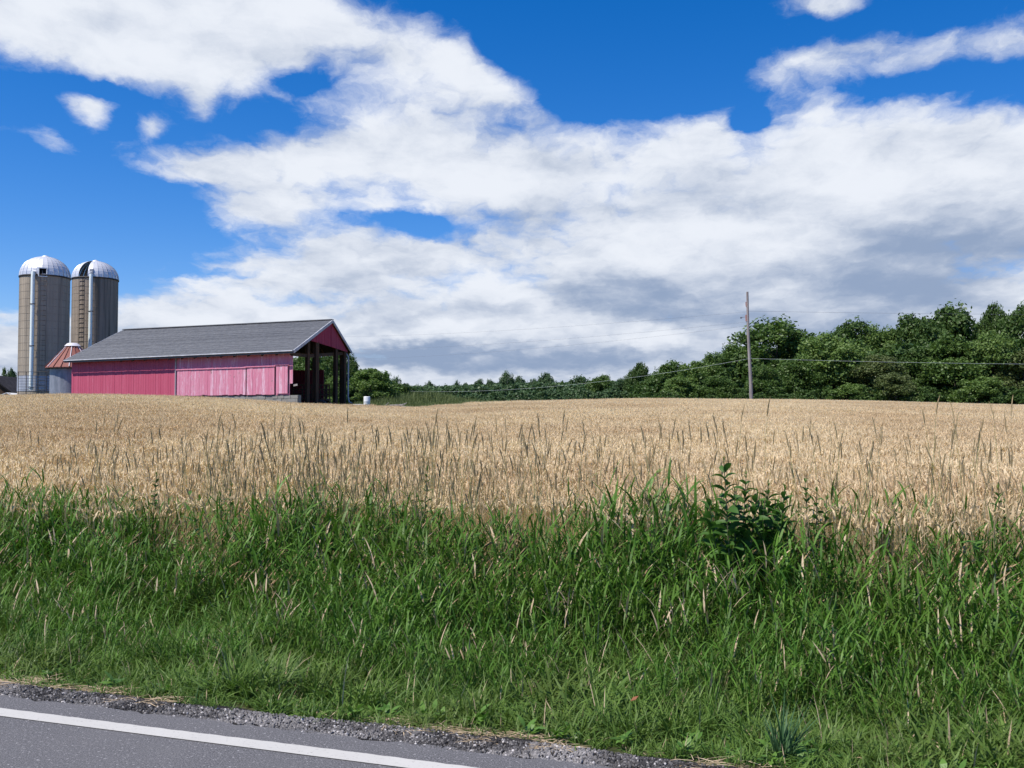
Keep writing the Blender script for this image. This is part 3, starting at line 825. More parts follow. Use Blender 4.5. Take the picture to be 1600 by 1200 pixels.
# ------------------------------------------------------------------ barrels
def barrel(c, h, r, lying, label):
    mb = MB(); prof = [(0.02, 0), (r * .93, 0), (r, .04), (r, h * .3), (r * 1.03, h * .32), (r, h * .34), (r, h * .64), (r * 1.03, h * .66), (r, h * .68), (r, h - .05), (r * .93, h), (0.02, h)]
    mb.lathe((0, 0, 0), prof, 24)
    o = mb.build('barrel', barrel_mat); o.location = c
    if lying: o.rotation_euler = (0, radians(90), radians(12))
    tag(o, label, 'barrel')
    return o
pb = P(573.2, 632.5, 62); pb.z = gz(pb.x, pb.y) - 0.02; barrel(pb, P(0, 619.5, 62).z - pb.z, 0.21, False, 'white plastic barrel standing upright right of the barn')
pb2 = P(551.5, 628.4, 60.5); pb2.z = gz(pb2.x, pb2.y) + 0.19; barrel(pb2, 0.62, 0.19, True, 'white plastic barrel lying on its side at the barn corner')

# ------------------------------------------------------------------ dark shed and low white-roofed shed at the left edge
Ys = 92
sh = empty('shed', ((2 - 800) * Ys / FPX, Ys, 1.5), 'black roofed shed cut off by the left edge behind the silos', 'shed')
e1, e2, rr1 = P(25.5, 618, Ys), P(-60, 618, Ys), P(-18, 585, Ys)
dep = Vector((-1.0, 9, 0))
def slab(a, b, c, d, th, name, m_, par):
    mb = MB(); u = Vector((0, 0, th)); mb.hexa([a - u, b - u, c - u, d - u, a, b, c, d]); return mb.build(name, m_, par)
tar = mat('tar_roof', (0.03, 0.03, 0.033), 0.9, 0.2, fn=streaky((0.02, 0.018, 0.02), (0.045, 0.04, 0.042), None, 3, 1))
slab(e1, e1 + dep, rr1 + dep, rr1, 0.12, 'roof', tar, sh); slab(rr1, rr1 + dep, e2 + dep, e2, 0.12, 'roof', tar, sh)
mb = MB(); bz = 1.5
mb.add([Vector((e1.x - .3, Ys + .3, bz)), Vector((e2.x + .3, Ys + .3, bz)), Vector((e2.x + .3, Ys + .3, e1.z - .05)), Vector((rr1.x, Ys + .3, rr1.z - .12)), Vector((e1.x - .3, Ys + .3, e1.z - .05))], [(0, 1, 2, 3, 4)])
mb.build('wall', timber, sh)
for dx_ in (-.4,):
    mb = MB(); mb.beam((e1.x + dx_, Ys + .5, bz), (e1.x + dx_ - .7, Ys + 9, bz), .1, (e1.z - bz) * 2 - .2); mb.build('wall', timber, sh)
Yw = 80
ws = empty('low_shed', ((8 - 800) * Yw / FPX, Yw, 1.6), 'low shed with white metal roof and brown peak at the left edge', 'shed')
a, b, c = P(-3, 618, Yw), P(10, 613.3, Yw), P(21, 618.2, Yw); dd = Vector((-.3, 3, 0))
whiteroof = mat('white_roof_sheet', (0.7, 0.7, 0.68), 0.5, 0.3)
slab(a, a + dd, b + dd, b, .06, 'roof', whiteroof, ws); slab(b, b + dd, c + dd, c, .06, 'roof', whiteroof, ws)
mb = MB(); mb.add([Vector((a.x + .1, Yw + .15, 1.6)), Vector((c.x - .1, Yw + .15, 1.6)), Vector((c.x - .1, Yw + .15, c.z - .07)), Vector((b.x, Yw + .15, b.z - .12)), Vector((a.x + .1, Yw + .15, a.z - .07))], [(0, 1, 2, 3, 4)]); mb.build('wall', galv, ws)
mb = MB(); mb.box((b.x, Yw + .1, b.z - .14), (.5, .1, .16)); mb.build('peak_plate', rust_mat, ws)

# ------------------------------------------------------------------ utility pole and wires
Yp = 83.0
pb_, pt_ = P(1174.2, 632, Yp), P(1167.3, 456, Yp)
pb_.z = gz(pb_.x, pb_.y) - 0.3
pole = empty('utility_pole', (pb_.x, pb_.y, pb_.z), 'tall weathered wooden utility pole at the far edge of the wheat', 'utility pole')
pole_mat = mat('pole_wood', (0.3, 0.27, 0.26), 0.9, 0.15, fn=streaky((0.20, 0.17, 0.165), (0.34, 0.31, 0.30), None, 9, 0.4))
mb = MB(); mb.tube([lerp(pb_, pt_, t) + Vector((0.03 * sin(t * 7), 0, 0)) for t in [i / 10 for i in range(11)]], [0.17 - 0.07 * i / 10 for i in range(11)], 12); mb.build('pole_shaft', pole_mat, pole)
ins = mat('insulator_glaze', (0.35, 0.2, 0.18), 0.3, 0.5)
def pl(px, py, dy=0.0): return P(px, py, Yp + dy)
def pole_bit(name, pts, r, m_):
    mb = MB(); mb.tube(pts, r, 8); return mb.build(name, m_, pole)
pole_bit('bracket', [pl(1167.8, 473), pl(1165.8, 472.5)], 0.05, steel_dark); pole_bit('insulator', [pl(1165.8, 471.8), pl(1166.3, 479)], 0.07, ins)
pole_bit('bracket', [pl(1168.6, 494), pl(1166, 494)], 0.05, steel_dark); pole_bit('insulator', [pl(1166, 492), pl(1166.6, 502)], 0.10, ins)
pole_bit('lamp_arm', [pl(1169, 495), pl(1164, 495.2), pl(1158.5, 496)], 0.022, galv); pole_bit('lamp_head', [pl(1159.5, 495.8), pl(1157, 496.6)], [0.06, 0.09], galv)
pole_bit('ground_strap', [pl(1169.5, 503, -.17), pl(1171, 545, -.2), pl(1173, 590, -.22)], 0.012, galv)
wire_grey = mat('bare_wire', (0.16, 0.17, 0.2), 0.4, 0.5)
wire_light = mat('pale_cable', (0.45, 0.50, 0.48), 0.4, 0.5)
def wire(pts, r, m_, label, sag=0.0, n=40):
    a, b = Vector(pts[0]), Vector(pts[1]); q_ = []
    for i in range(n + 1):
        t = i / n; p = a.lerp(b, t); p.z -= 4 * sag * t * (1 - t); q_.append(p)
    mb = MB(); mb.tube(q_, r, 5, cap=False); o = mb.build('overhead_wire', m_, None, origin=a); tag(o, label, 'wire', 'wires strung from the pole')
# light cable: right side and left side
att = pl(1171.7, 560, -.15)
wire((att, P(2050, 566, 95)), 0.013, wire_light, 'pale low cable running right from the pole in front of the grove', sag=0.35)
wire((att, P(560, 607, 118)), 0.011, wire_light, 'pale low cable sagging left from the pole toward the barn', sag=1.35)
for (py, ye, zl, lbl) in ((487, 520, 0.7, 'topmost thin grey wire running left from the pole across the clouds'), (503, 541, 0.8, 'middle thin grey wire running left from the pole'), (509, 556, 0.9, 'lowest thin grey wire running left high above the trees')):
    wire((pl(1168.5, py), P(440, ye + 6, 150)), 0.006, wire_grey, lbl, sag=zl)
wire((pl(1169.5, 486), P(2050, 490, 95)), 0.008, wire_grey, 'upper thin grey wire running right from the pole over the treetops', sag=0.2)
# ------------------------------------------------------------------ vegetation helpers
def leafmat(name, c1, c2, trans=0.3, rough=0.5, spec=0.3, patch=None, pscale=0.15):
    """c1..c2 by each blade's own random value, patch = third colour on large world-space patches"""
    mt = bpy.data.materials.new(name); mt.use_nodes = True
    nt = mt.node_tree; nt.nodes.clear(); N = NG(nt)
    at = N.n('ShaderNodeAttribute'); at.attribute_name = 'rnd'
    pos = N.n('ShaderNodeNewGeometry').outputs['Position']
    c = N.mix(at.outputs['Fac'], c1, c2)
    n = N.noise(pos, 1.7, 3, 0.6)
    c = N.mix(N.sm(n, 0.35, 0.7, 0.0, 0.35), c, sc(c2, 1.15))
    if patch: c = N.mix(N.sm(N.noise(pos, pscale, 5, 0.6), 0.4, 0.68, 0.0, 0.75), c, patch)
    b = N.n('ShaderNodeBsdfPrincipled'); nt.links.new(c, b.inputs['Base Color'])
    b.inputs['Roughness'].default_value = rough; b.inputs['Specular IOR Level'].default_value = spec
    out = N.n('ShaderNodeOutputMaterial')
    if trans > 0:
        t = N.n('ShaderNodeBsdfTranslucent'); nt.links.new(N.mix(0.5, c, N.mix(1.0, c, (1.0, 1.25, 0.55), 'MULTIPLY')), t.inputs['Color'])
        mx = N.n('ShaderNodeMixShader'); mx.inputs[0].default_value = trans
        nt.links.new(b.outputs[0], mx.inputs[1]); nt.links.new(t.outputs[0], mx.inputs[2]); nt.links.new(mx.outputs[0], out.inputs[0])
    else: nt.links.new(b.outputs[0], out.inputs[0])
    MATS[name] = mt
    return mt

class RB:
    """ribbons and leaves with a per-piece random value"""
    def __init__(s): s.v, s.f, s.m, s.r = [], [], [], []
    def ribbon(s, pts, ws, side, mi=0, rnd=None, fold=0.0):
        rnd = random.random() if rnd is None else rnd
        b = len(s.v); n = len(pts); side = Vector(side)
        for p, w in zip(pts, ws):
            p = Vector(p)
            if w < 1e-5: s.v.append(p[:]); s.r.append(rnd)
            else:
                s.v.append((p - side * w / 2)[:]); s.v.append((p + side * w / 2)[:]); s.r += [rnd, rnd]
        i = b
        for k in range(n - 1):
            w0, w1 = ws[k] >= 1e-5, ws[k + 1] >= 1e-5
            if w0 and w1: s.f.append((i, i + 1, i + 3, i + 2)); i += 2
            elif w0: s.f.append((i, i + 1, i + 2)); i += 2
            else: s.f.append((i, i + 2, i + 1)); i += 1
            s.m.append(mi)
    def spindle(s, pts, rs, n=3, mi=0, rnd=None):
        """closed tapering rod"""
        rnd = random.random() if rnd is None else rnd
        b = len(s.v); pts = [Vector(p) for p in pts]; off = random.random() * 6
        for i, p in enumerate(pts):
            d = (pts[min(i + 1, len(pts) - 1)] - pts[max(i - 1, 0)]).normalized()
            u = d.orthogonal().normalized(); w = d.cross(u)
            for k in range(n):
                a = off + 2 * pi * k / n; s.v.append((p + (u * cos(a) + w * sin(a)) * rs[i])[:]); s.r.append(rnd)
        for i in range(len(pts) - 1):
            for k in range(n):
                a, c = b + i * n + k, b + i * n + (k + 1) % n
                s.f.append((a, c, c + n, a + n)); s.m.append(mi)
def arc(p, az, el0, bend, length, n):
    """points of a blade that starts at elevation el0 and bends down by `bend` radians"""
    pts = [Vector(p)]; e = el0; st = length / n
    for i in range(n):
        e2 = e - bend * ((i + 0.5) / n)
        pts.append(pts[-1] + Vector((cos(az) * cos(e2), sin(az) * cos(e2), sin(e2))) * st)
    return pts
def side_of(az, twist=0.0): return Vector((-sin(az), cos(az), 0)) * cos(twist) + Vector((0, 0, 1)) * sin(twist)

def scatter(name, variants, mats, pos, rot, scl, kind='stuff', label=None, cat=None):
    """ONE object: its own mesh holds the plant variants and loose anchor points;
    its geometry nodes place the variants on the anchors."""
    n = len(pos)
    V = [tuple(p) for p in pos]; F = []; MI = []
    rnd = [0.0] * n; vid = [0] * n
    for k, rb in enumerate(variants):
        b = len(V); V += rb.v; F += [tuple(i + b for i in f) for f in rb.f]; MI += rb.m
        rnd += rb.r; vid += [k + 1] * len(rb.v)
    me = bpy.data.meshes.new(name); me.from_pydata(V, [], F)
    for m_ in mats: me.materials.append(m_)
    me.polygons.foreach_set('material_index', MI)
    N_ = len(V)
    def attr(nm, typ, arr):
        a = me.attributes.new(nm, typ, 'POINT'); a.data.foreach_set('vector' if typ == 'FLOAT_VECTOR' else 'value', np.asarray(arr, dtype=np.int32 if typ == 'INT' else np.float32).ravel())
    attr('rnd', 'FLOAT', rnd); attr('vid', 'INT', vid)
    R_ = np.zeros((N_, 3), np.float32); R_[:n] = rot; attr('rot', 'FLOAT_VECTOR', R_)
    S_ = np.ones((N_, 3), np.float32); S_[:n] = scl if np.ndim(scl) == 2 else np.repeat(np.asarray(scl)[:, None], 3, 1); attr('scl', 'FLOAT_VECTOR', S_)
    idx = np.zeros(N_, np.int32); idx[:n] = RNG.integers(0, len(variants), n); attr('idx', 'INT', idx)
    me.update()
    o = bpy.data.objects.new(name, me); link(o)
    ng = bpy.data.node_groups.new(name, 'GeometryNodeTree')
    ng.interface.new_socket('Geometry', in_out='INPUT', socket_type='NodeSocketGeometry')
    ng.interface.new_socket('Geometry', in_out='OUTPUT', socket_type='NodeSocketGeometry')
    nd, lk = ng.nodes, ng.links
    gi, go = nd.new('NodeGroupInput'), nd.new('NodeGroupOutput')
    def named(nm, typ):
        a = nd.new('GeometryNodeInputNamedAttribute'); a.data_type = typ; a.inputs['Name'].default_value = nm; return a.outputs['Attribute']
    vidn = named('vid', 'INT')
    def sep(k):
        c = nd.new('FunctionNodeCompare'); c.data_type = 'INT'; c.operation = 'EQUAL'
        ins = [x for x in c.inputs if x.type == 'INT']; lk.new(vidn, ins[0]); ins[1].default_value = k
        s_ = nd.new('GeometryNodeSeparateGeometry'); s_.domain = 'POINT'; lk.new(gi.outputs[0], s_.inputs[0]); lk.new(c.outputs[0], s_.inputs[1]); return s_.outputs[0]
    g2i = nd.new('GeometryNodeGeometryToInstance')
    for k in range(len(variants)): lk.new(sep(k + 1), g2i.inputs[0])
    ip = nd.new('GeometryNodeInstanceOnPoints')
    lk.new(sep(0), ip.inputs['Points']); lk.new(g2i.outputs[0], ip.inputs['Instance'])
    ip.inputs['Pick Instance'].default_value = True; lk.new(named('idx', 'INT'), ip.inputs['Instance Index'])
    lk.new(named('rot', 'FLOAT_VECTOR'), ip.inputs['Rotation']); lk.new(named('scl', 'FLOAT_VECTOR'), ip.inputs['Scale'])
    lk.new(ip.outputs[0], go.inputs[0])
    md = o.modifiers.new('scatter', 'NODES'); md.node_group = ng
    tag(o, label, cat, kind=kind)
    return o
def rz_rot(n, tilt=0.08):
    r = np.zeros((n, 3)); r[:, 2] = RNG.uniform(0, 2 * pi, n); r[:, 0] = RNG.normal(0, tilt, n); r[:, 1] = RNG.normal(0, tilt, n); return r
def et_points(e0, e1, t0, t1, dens, jitter=None):
    n = int((e1 - e0) * (t1 - t0) * dens)
    e = RNG.uniform(e0, e1, n); t = RNG.uniform(t0, t1, n)
    return e, t, RU[0] * t + RN[0] * e, RU[1] * t + RN[1] * e
def inview(x, y, m=0.07): return (y > 2.5) & (np.abs(x) / np.maximum(y, 0.1) < 0.535 + m + 0.6 / np.maximum(y, 1))

# ------------------------------------------------------------------ trees
LEAF = {
 'dark': leafmat('leaves_dark_green', (0.039, 0.081, 0.016), (0.085, 0.140, 0.033), 0.25),
 'mid': leafmat('leaves_mid_green', (0.056, 0.110, 0.022), (0.114, 0.181, 0.043), 0.28),
 'bright': leafmat('leaves_bright_green', (0.085, 0.156, 0.032), (0.170, 0.247, 0.066), 0.3),
 'olive': leafmat('leaves_olive', (0.077, 0.115, 0.033), (0.141, 0.169, 0.059), 0.28),
 'blue': leafmat('leaves_haze_blue', (0.049, 0.102, 0.039), (0.100, 0.156, 0.063), 0.25),  # distance haze painted as a bluish tint in the far trees' leaf colour
}
bark = mat('bark', (0.09, 0.075, 0.06), 0.95, 0.1, bump=(8.0, 0.8, 0.05))
def crown_arrays(seed, shape, nlobe, nleaf, leaf):
    """leaf faces for a crown of reference height 10 m, width 8 m; base of crown near the ground"""
    g = np.random.default_rng(seed)
    quads, rnd = [], []
    for i in range(nlobe):
        h = g.beta(1.5, 1.25)
        if shape == 'round': rad = 4.0 * math.sqrt(max(0.04, 1 - (2 * (h * 0.93 + 0.02) - 0.95) ** 2)); zc = 0.7 + 8.2 * h
        elif shape == 'oval': rad = 3.9 * (math.sin(pi * (0.26 + h * 0.66)) ** 0.6); zc = 0.6 + 8.6 * h
        elif shape == 'cone': rad = 3.8 * (1 - h) ** 0.8 + 0.25; zc = 0.6 + 9.0 * h
        elif shape == 'high': rad = 3.9 * math.sqrt(max(0.05, 1 - (2 * h - 0.9) ** 2)); zc = 3.4 + 5.8 * h
        else: rad = 4.0 * math.sqrt(max(0.03, 1 - (h * 0.95) ** 2)); zc = 0.3 + 8.7 * h
        a = g.uniform(0, 2 * pi); q = (g.uniform(0.3, 1.0) ** 0.5) * 0.9
        lr = g.uniform(0.75, 1.55) * (0.55 if shape == 'cone' else 1.0) * (1.0 if q > .5 else 1.2)
        rc = max(0.0, rad * q - lr * 0.35)
        c = np.array([rc * cos(a), rc * sin(a), zc])
        # lumps within a lobe
        for j in range(7):
            d = g.normal(0, 1, 3); d[2] = abs(d[2]) * 0.9 - 0.2; d /= np.linalg.norm(d)
            c2 = c + d * lr * 0.7 * np.array([1, 1, 1.0]); l2 = lr * g.uniform(0.35, 0.7)
            m = int(nleaf / nlobe / 7 * g.uniform(0.6, 1.4))
            dd = g.normal(0, 1, (m, 3)); dd[:, 2] += 0.25; dd /= np.linalg.norm(dd, axis=1)[:, None]
            p = c2 + dd * (l2 * g.uniform(0.45, 1.25, (m, 1))) * np.array([1, 1, 1.05])
            nr = dd + g.normal(0, 0.8, (m, 3)); nr[:, 2] += 0.12; nr /= np.linalg.norm(nr, axis=1)[:, None]
            u = np.cross(nr, g.normal(0, 1, (m, 3))); u /= np.linalg.norm(u, axis=1)[:, None]; w = np.cross(nr, u)
            s_ = leaf * g.uniform(0.6, 1.3, (m, 1))
            quads.append(np.stack([p - u * s_, p - w * s_ * 0.55 + nr * s_ * .1, p + u * s_, p + w * s_ * 0.55 - nr * s_ * .1], 1)); lob = g.uniform(0, 0.5)
            rnd.append(np.repeat(np.clip(lob + g.uniform(0, 0.5, m), 0, 1), 4))
    Q = np.concatenate(quads); rr_ = np.hypot(Q[..., 0], Q[..., 1])
    Q[..., :2] *= 4.0 / np.percentile(rr_, 97); Q[..., 2] *= 9.75 / np.percentile(Q[..., 2], 99.6)
    return Q, np.concatenate(rnd)
def crown_mesh(name, *a):
    q_, r_ = crown_arrays(*a)
    n = len(q_); me = bpy.data.meshes.new(name)
    me.vertices.add(n * 4); me.vertices.foreach_set('co', q_.reshape(-1).astype(np.float32))
    me.loops.add(n * 4); me.loops.foreach_set('vertex_index', np.arange(n * 4, dtype=np.int32))
    me.polygons.add(n); me.polygons.foreach_set('loop_start', np.arange(0, n * 4, 4, dtype=np.int32))
    at = me.attributes.new('rnd', 'FLOAT', 'POINT'); at.data.foreach_set('value', r_.astype(np.float32))
    me.update(calc_edges=True); me.validate()
    return me
CROWN = {}
for key, args in {
  'round': (3, 'round', 70, 19000, 0.17), 'round2': (4, 'round', 60, 18000, 0.19), 'oval': (5, 'oval', 70, 19000, 0.17), 'oval2': (8, 'oval', 62, 19000, 0.16),
  'cone': (6, 'cone', 60, 11000, 0.15), 'high': (7, 'high', 46, 14000, 0.18), 'bush': (9, 'bush', 40, 14000, 0.17), 'bush2': (10, 'bush', 34, 12000, 0.2)}.items():
    CROWN[key] = crown_mesh('crown_' + key, *args)
def trunk_mesh(seed, shape):
    g = random.Random(seed); mb = MB()
    pts = [Vector((0, 0, -0.3))]; 
    for i in range(6): pts.append(pts[-1] + Vector((g.uniform(-.12, .12), g.uniform(-.12, .12), 1.35)))
    mb.tube(pts, [0.26, .2, .17, .14, .11, .07, .03], 8)
    for i in range(12):
        k = g.uniform(1.0, 5.2); b = pts[int(k)].lerp(pts[int(k) + 1], k % 1); a = g.uniform(0, 6.28); L_ = g.uniform(1.6, 2.9) * (1.2 - k * .1)
        q_ = [b, b + Vector((cos(a) * L_ * .45, sin(a) * L_ * .45, L_ * .35)), b + Vector((cos(a) * L_, sin(a) * L_, L_ * .95))]
        mb.tube(q_, [0.085, .055, .02], 5)
    me = bpy.data.meshes.new('trunk'); me.from_pydata(mb.v, [], mb.f); me.materials.append(bark); me.update(); return me
TRUNK = [trunk_mesh(s_, 0) for s_ in range(3)]
_cm = {}
def tree(px, top, wpx, Y, key, colr, label, name='deciduous_tree', cat='tree', group=None, squash=1.0):
    x = (px - 800) / FPX * Y
    zb = gz(x, Y); zt = P(px, top, Y).z
    H = zt - zb; Wd = wpx * 1.14 / FPX * Y
    r = empty(name, (x, Y, zb), label, cat, group, rz=random.uniform(0, 6.28))
    ck = (key, colr)
    if ck not in _cm:
        m2 = CROWN[key].copy() if any(k[0] == key for k in _cm) else CROWN[key]
        m2.materials.clear(); m2.materials.append(LEAF[colr]); _cm[ck] = m2
    o = bpy.data.objects.new('crown', _cm[ck]); o.scale = (Wd / 8.0, Wd / 8.0 * squash, H / 9.75); link(o, r)
    o = bpy.data.objects.new('trunk', random.choice(TRUNK)); o.scale = (max(.5, Wd / 9), max(.5, Wd / 9), H / 10.5); link(o, r)
    return r
T = tree
G1 = 'trees of the right-hand grove'
T(1213, 503, 126, 112, 'oval', 'mid', 'tall rounded green tree rising just right of the utility pole', group=G1)
T(1262, 528, 62, 117, 'round', 'mid', 'medium green tree on the right shoulder of the tall one by the pole', group=G1)
T(1322, 505, 100, 124, 'round2', 'dark', 'dark round-topped tree behind the pale bright-leaved one', group=G1)
T(1378, 513, 74, 122, 'oval2', 'bright', 'light green tree crown between two darker ones, mid grove', group=G1)
T(1430, 496, 90, 119, 'round', 'dark', 'dark tree with a pointed clump on top, left of the highest dome', group=G1)
T(1484, 481, 100, 124, 'round2', 'dark', 'highest dark dome-shaped tree of the grove', group=G1)
T(1524, 506, 60, 128, 'oval', 'dark', 'lower dark crown in the notch right of the highest dome', group=G1)
T(1554, 478, 46, 126, 'high', 'dark', 'slim dark tree with a small knob of foliage against the sky', group=G1)
T(1600, 479, 90, 121, 'round', 'dark', 'large dark tree at the right edge of the picture', group=G1)
T(1670, 474, 110, 120, 'round2', 'dark', 'dark tree standing beyond the right edge tree', group=G1)
T(1298, 523, 98, 101, 'high', 'bright', 'pale leafy tree with large bright leaf clumps in front of the grove', group=G1)
T(1376, 556, 84, 97, 'oval2', 'olive', 'soft olive tree in front of the middle of the grove', group=G1)
T(1248, 560, 70, 100, 'round', 'mid', 'mid green rounded tree under the tall one, front row', group=G1)
T(1193, 572, 60, 97, 'bush', 'mid', 'rounded green bushy tree right beside the pole foot', group=G1)
T(1432, 545, 74, 101, 'round2', 'dark', 'dark shaded front-row tree right of the olive one', group=G1)
T(1492, 528, 104, 99, 'round', 'mid', 'broad mid green tree in front of the highest dome', group=G1)
T(1548, 522, 84, 98, 'high', 'bright', 'light green loose-leaved tree in front near the right edge', group=G1)
T(1602, 546, 84, 96, 'round2', 'olive', 'olive front-row tree at the right edge', group=G1)
T(1680, 540, 90, 96, 'round', 'mid', 'front-row green tree just beyond the right edge', group=G1)
T(1152, 541, 78, 109, 'round', 'mid', 'green tree crown just left of the utility pole', group=G1)
T(1117, 554, 64, 107, 'oval2', 'mid', 'second green tree left of the pole, a step lower', group=G1)
T(1083, 566, 66, 105, 'bush', 'bright', 'low light green tree third left of the pole', group=G1)
T(1046, 567, 60, 109, 'round2', 'mid', 'rounded green tree at the left end of the slope of trees', group=G1)
T(1060, 590, 56, 98, 'bush2', 'bright', 'small bright bushy tree at the foot of the left slope', group=G1)
T(1118, 588, 60, 97, 'bush', 'mid', 'small green bushy tree low between the pole and the slope', group=G1)
T(1022, 584, 36, 112, 'bush2', 'mid', 'small green tree right of the narrow dark one', group=G1)
T(1400, 583, 66, 93, 'bush', 'olive', 'low dull green shrub at the foot of the olive tree', 'shrub', 'shrub', 'shrubs along the grove')
T(1330, 600, 60, 92, 'bush2', 'bright', 'low bright shrub under the pale leafy tree', 'shrub', 'shrub', 'shrubs along the grove')
T(1530, 590, 80, 93, 'bush', 'bright', 'low light shrub in front of the broad tree near the right edge', 'shrub', 'shrub', 'shrubs along the grove')
G2 = 'trees of the distant tree line'
for a in (
 (1000, 568, 30, 128, 'high', 'dark', 'narrow dark tree standing above its neighbours in the tree line'),
 (990, 580, 30, 131, 'oval', 'dark', 'slightly lower dark tree joined to the left of the narrow dark one'),
 (970, 593, 34, 135, 'bush', 'blue', 'low tree filling the gap left of the narrow dark tree'),
 (940, 588, 48, 142, 'round', 'mid', 'wide rounded tree with a smooth dome in the tree line'),
 (905, 590, 50, 165, 'round2', 'blue', 'broad flat-topped tree in the middle of the tree line'),
 (876, 598, 34, 180, 'bush2', 'mid', 'low green tree left of the broad flat-topped one'),
 (854, 584, 30, 205, 'high', 'blue', 'tall round-headed far tree, right one of the two tallest'),
 (833, 594, 30, 212, 'round', 'blue', 'low far tree between the two tall round-headed ones'),
 (813, 590, 30, 220, 'round2', 'blue', 'far tree with a flat crown just right of the left tall one'),
 (791, 583, 28, 206, 'oval', 'blue', 'tall far tree, left one of the two tallest'),
 (766, 595, 24, 230, 'round', 'blue', 'far grey-green round tree left of the tall pair'),
 (748, 594, 22, 240, 'oval2', 'blue', 'far small tree with twin tops above the hedge'),
 (728, 600, 24, 238, 'bush', 'blue', 'very low far tree between small tops'),
 (713, 596, 14, 245, 'high', 'blue', 'thin far tree with a ball of leaves on top'),
 (699, 603, 20, 250, 'round2', 'blue', 'small far tree right of the middle gap in the sky line'),
 (672, 597, 20, 240, 'high', 'blue', 'far tree with a round head above the weedy hillock'),
 (652, 603, 18, 250, 'oval', 'blue', 'small pointed far tree above the weedy hillock'),
 (633, 601, 22, 235, 'oval2', 'blue', 'far tree with a ragged top right of the large barnyard tree'),
 (620, 591, 22, 150, 'oval', 'blue', 'slim dark tree touching the right side of the barnyard tree'),
): T(*a[:6], a[6], group=G2)
G3 = 'trees around the barn'
T(581, 577, 78, 84, 'bush', 'bright', 'large bright green spreading tree right of the barn', group=G3, squash=0.9)
T(545, 556, 30, 104, 'oval', 'dark', 'dark tree peeping out behind the last barn post', group=G3)
T(520, 548, 56, 98, 'round2', 'dark', 'dark tree seen through the open barn bay', group=G3)
T(484, 552, 60, 92, 'oval2', 'mid', 'green tree seen over the low back wall of the open bay', group=G3)
T(522, 590, 44, 79, 'bush2', 'bright', 'bright bush seen between the posts of the open bay', 'shrub', 'shrub', G3)
G4 = 'trees at the far left edge'
T(6, 576, 17, 145, 'cone', 'mid', 'pointed tree above the black shed roof at the left edge', group=G4)
T(18, 577, 16, 138, 'high', 'blue', 'round-headed tree squeezed against the left silo', group=G4)
T(-12, 584, 26, 150, 'cone', 'dark', 'pointed tree beyond the left edge of the picture', group=G4)
T(24, 592, 16, 118, 'bush', 'mid', 'low green tree at the foot of the left silo', group=G4)

# undergrowth and distant woodland that reads as one mass
def crown_rb(seed, shape, nl, nf, leaf, k):
    q_, r_ = crown_arrays(seed, shape, nl, nf, leaf); rb = RB()
    rb.v = [tuple(v * k) for v in q_.reshape(-1, 3)]; rb.r = list(r_); rb.f = [(i, i + 1, i + 2, i + 3) for i in range(0, len(rb.v), 4)]; rb.m = [0] * (len(rb.v) // 4); return rb
fill = [crown_rb(21, 'bush', 16, 1600, 0.36, 0.3), crown_rb(22, 'bush', 16, 1600, 0.34, 0.3)]
pts = []; scl = []
def fill_row(px0, px1, Y0, Y1, tp, n, j=5):
    for i in range(n):
        px = random.uniform(px0, px1); Y = random.uniform(Y0, Y1); t = np.interp(px, *tp) + random.uniform(-j, j)
        x = (px - 800) / FPX * Y; z = gz(x, Y); H = P(px, t, Y).z - z
        if H < 0.3: continue
        pts.append((x, Y, z - 0.1)); s_ = H / 2.9; scl.append((s_ * random.uniform(.9, 1.4), s_ * random.uniform(.9, 1.4), s_))
fill_row(1000, 1740, 103, 132, ((1000, 1100, 1200, 1500, 1740), (600, 580, 556, 540, 538)), 150, 8)
fill_row(1010, 1740, 90, 97, ((1010, 1300, 1740), (612, 608, 606)), 70, 6)
fill_row(-60, 60, 150, 170, ((-60, 60), (596, 598)), 14)
fill_row(440, 640, 100, 125, ((440, 560, 640), (560, 575, 606)), 36)
scatter('woodland_undergrowth', fill, [LEAF['dark']], np.array(pts), rz_rot(len(pts), 0.0), np.array(scl))
pts, scl = [], []
fill_row(590, 1010, 150, 260, ((590, 640, 700, 780, 900, 1010), (603, 606, 606, 601, 600, 597)), 190, 3)
fill_row(740, 1010, 120, 150, ((740, 1010), (616, 606)), 60, 4)
scatter('distant_hedge', fill, [LEAF['blue']], np.array(pts), rz_rot(len(pts), 0.0), np.array(scl))
pts, scl = [], []
fill_row(-900, 2500, 420, 700, ((-900, 2500), (632, 632)), 420, 6)
scatter('far_woods', fill, [LEAF['blue']], np.array(pts), rz_rot(len(pts), 0.0), np.array(scl))

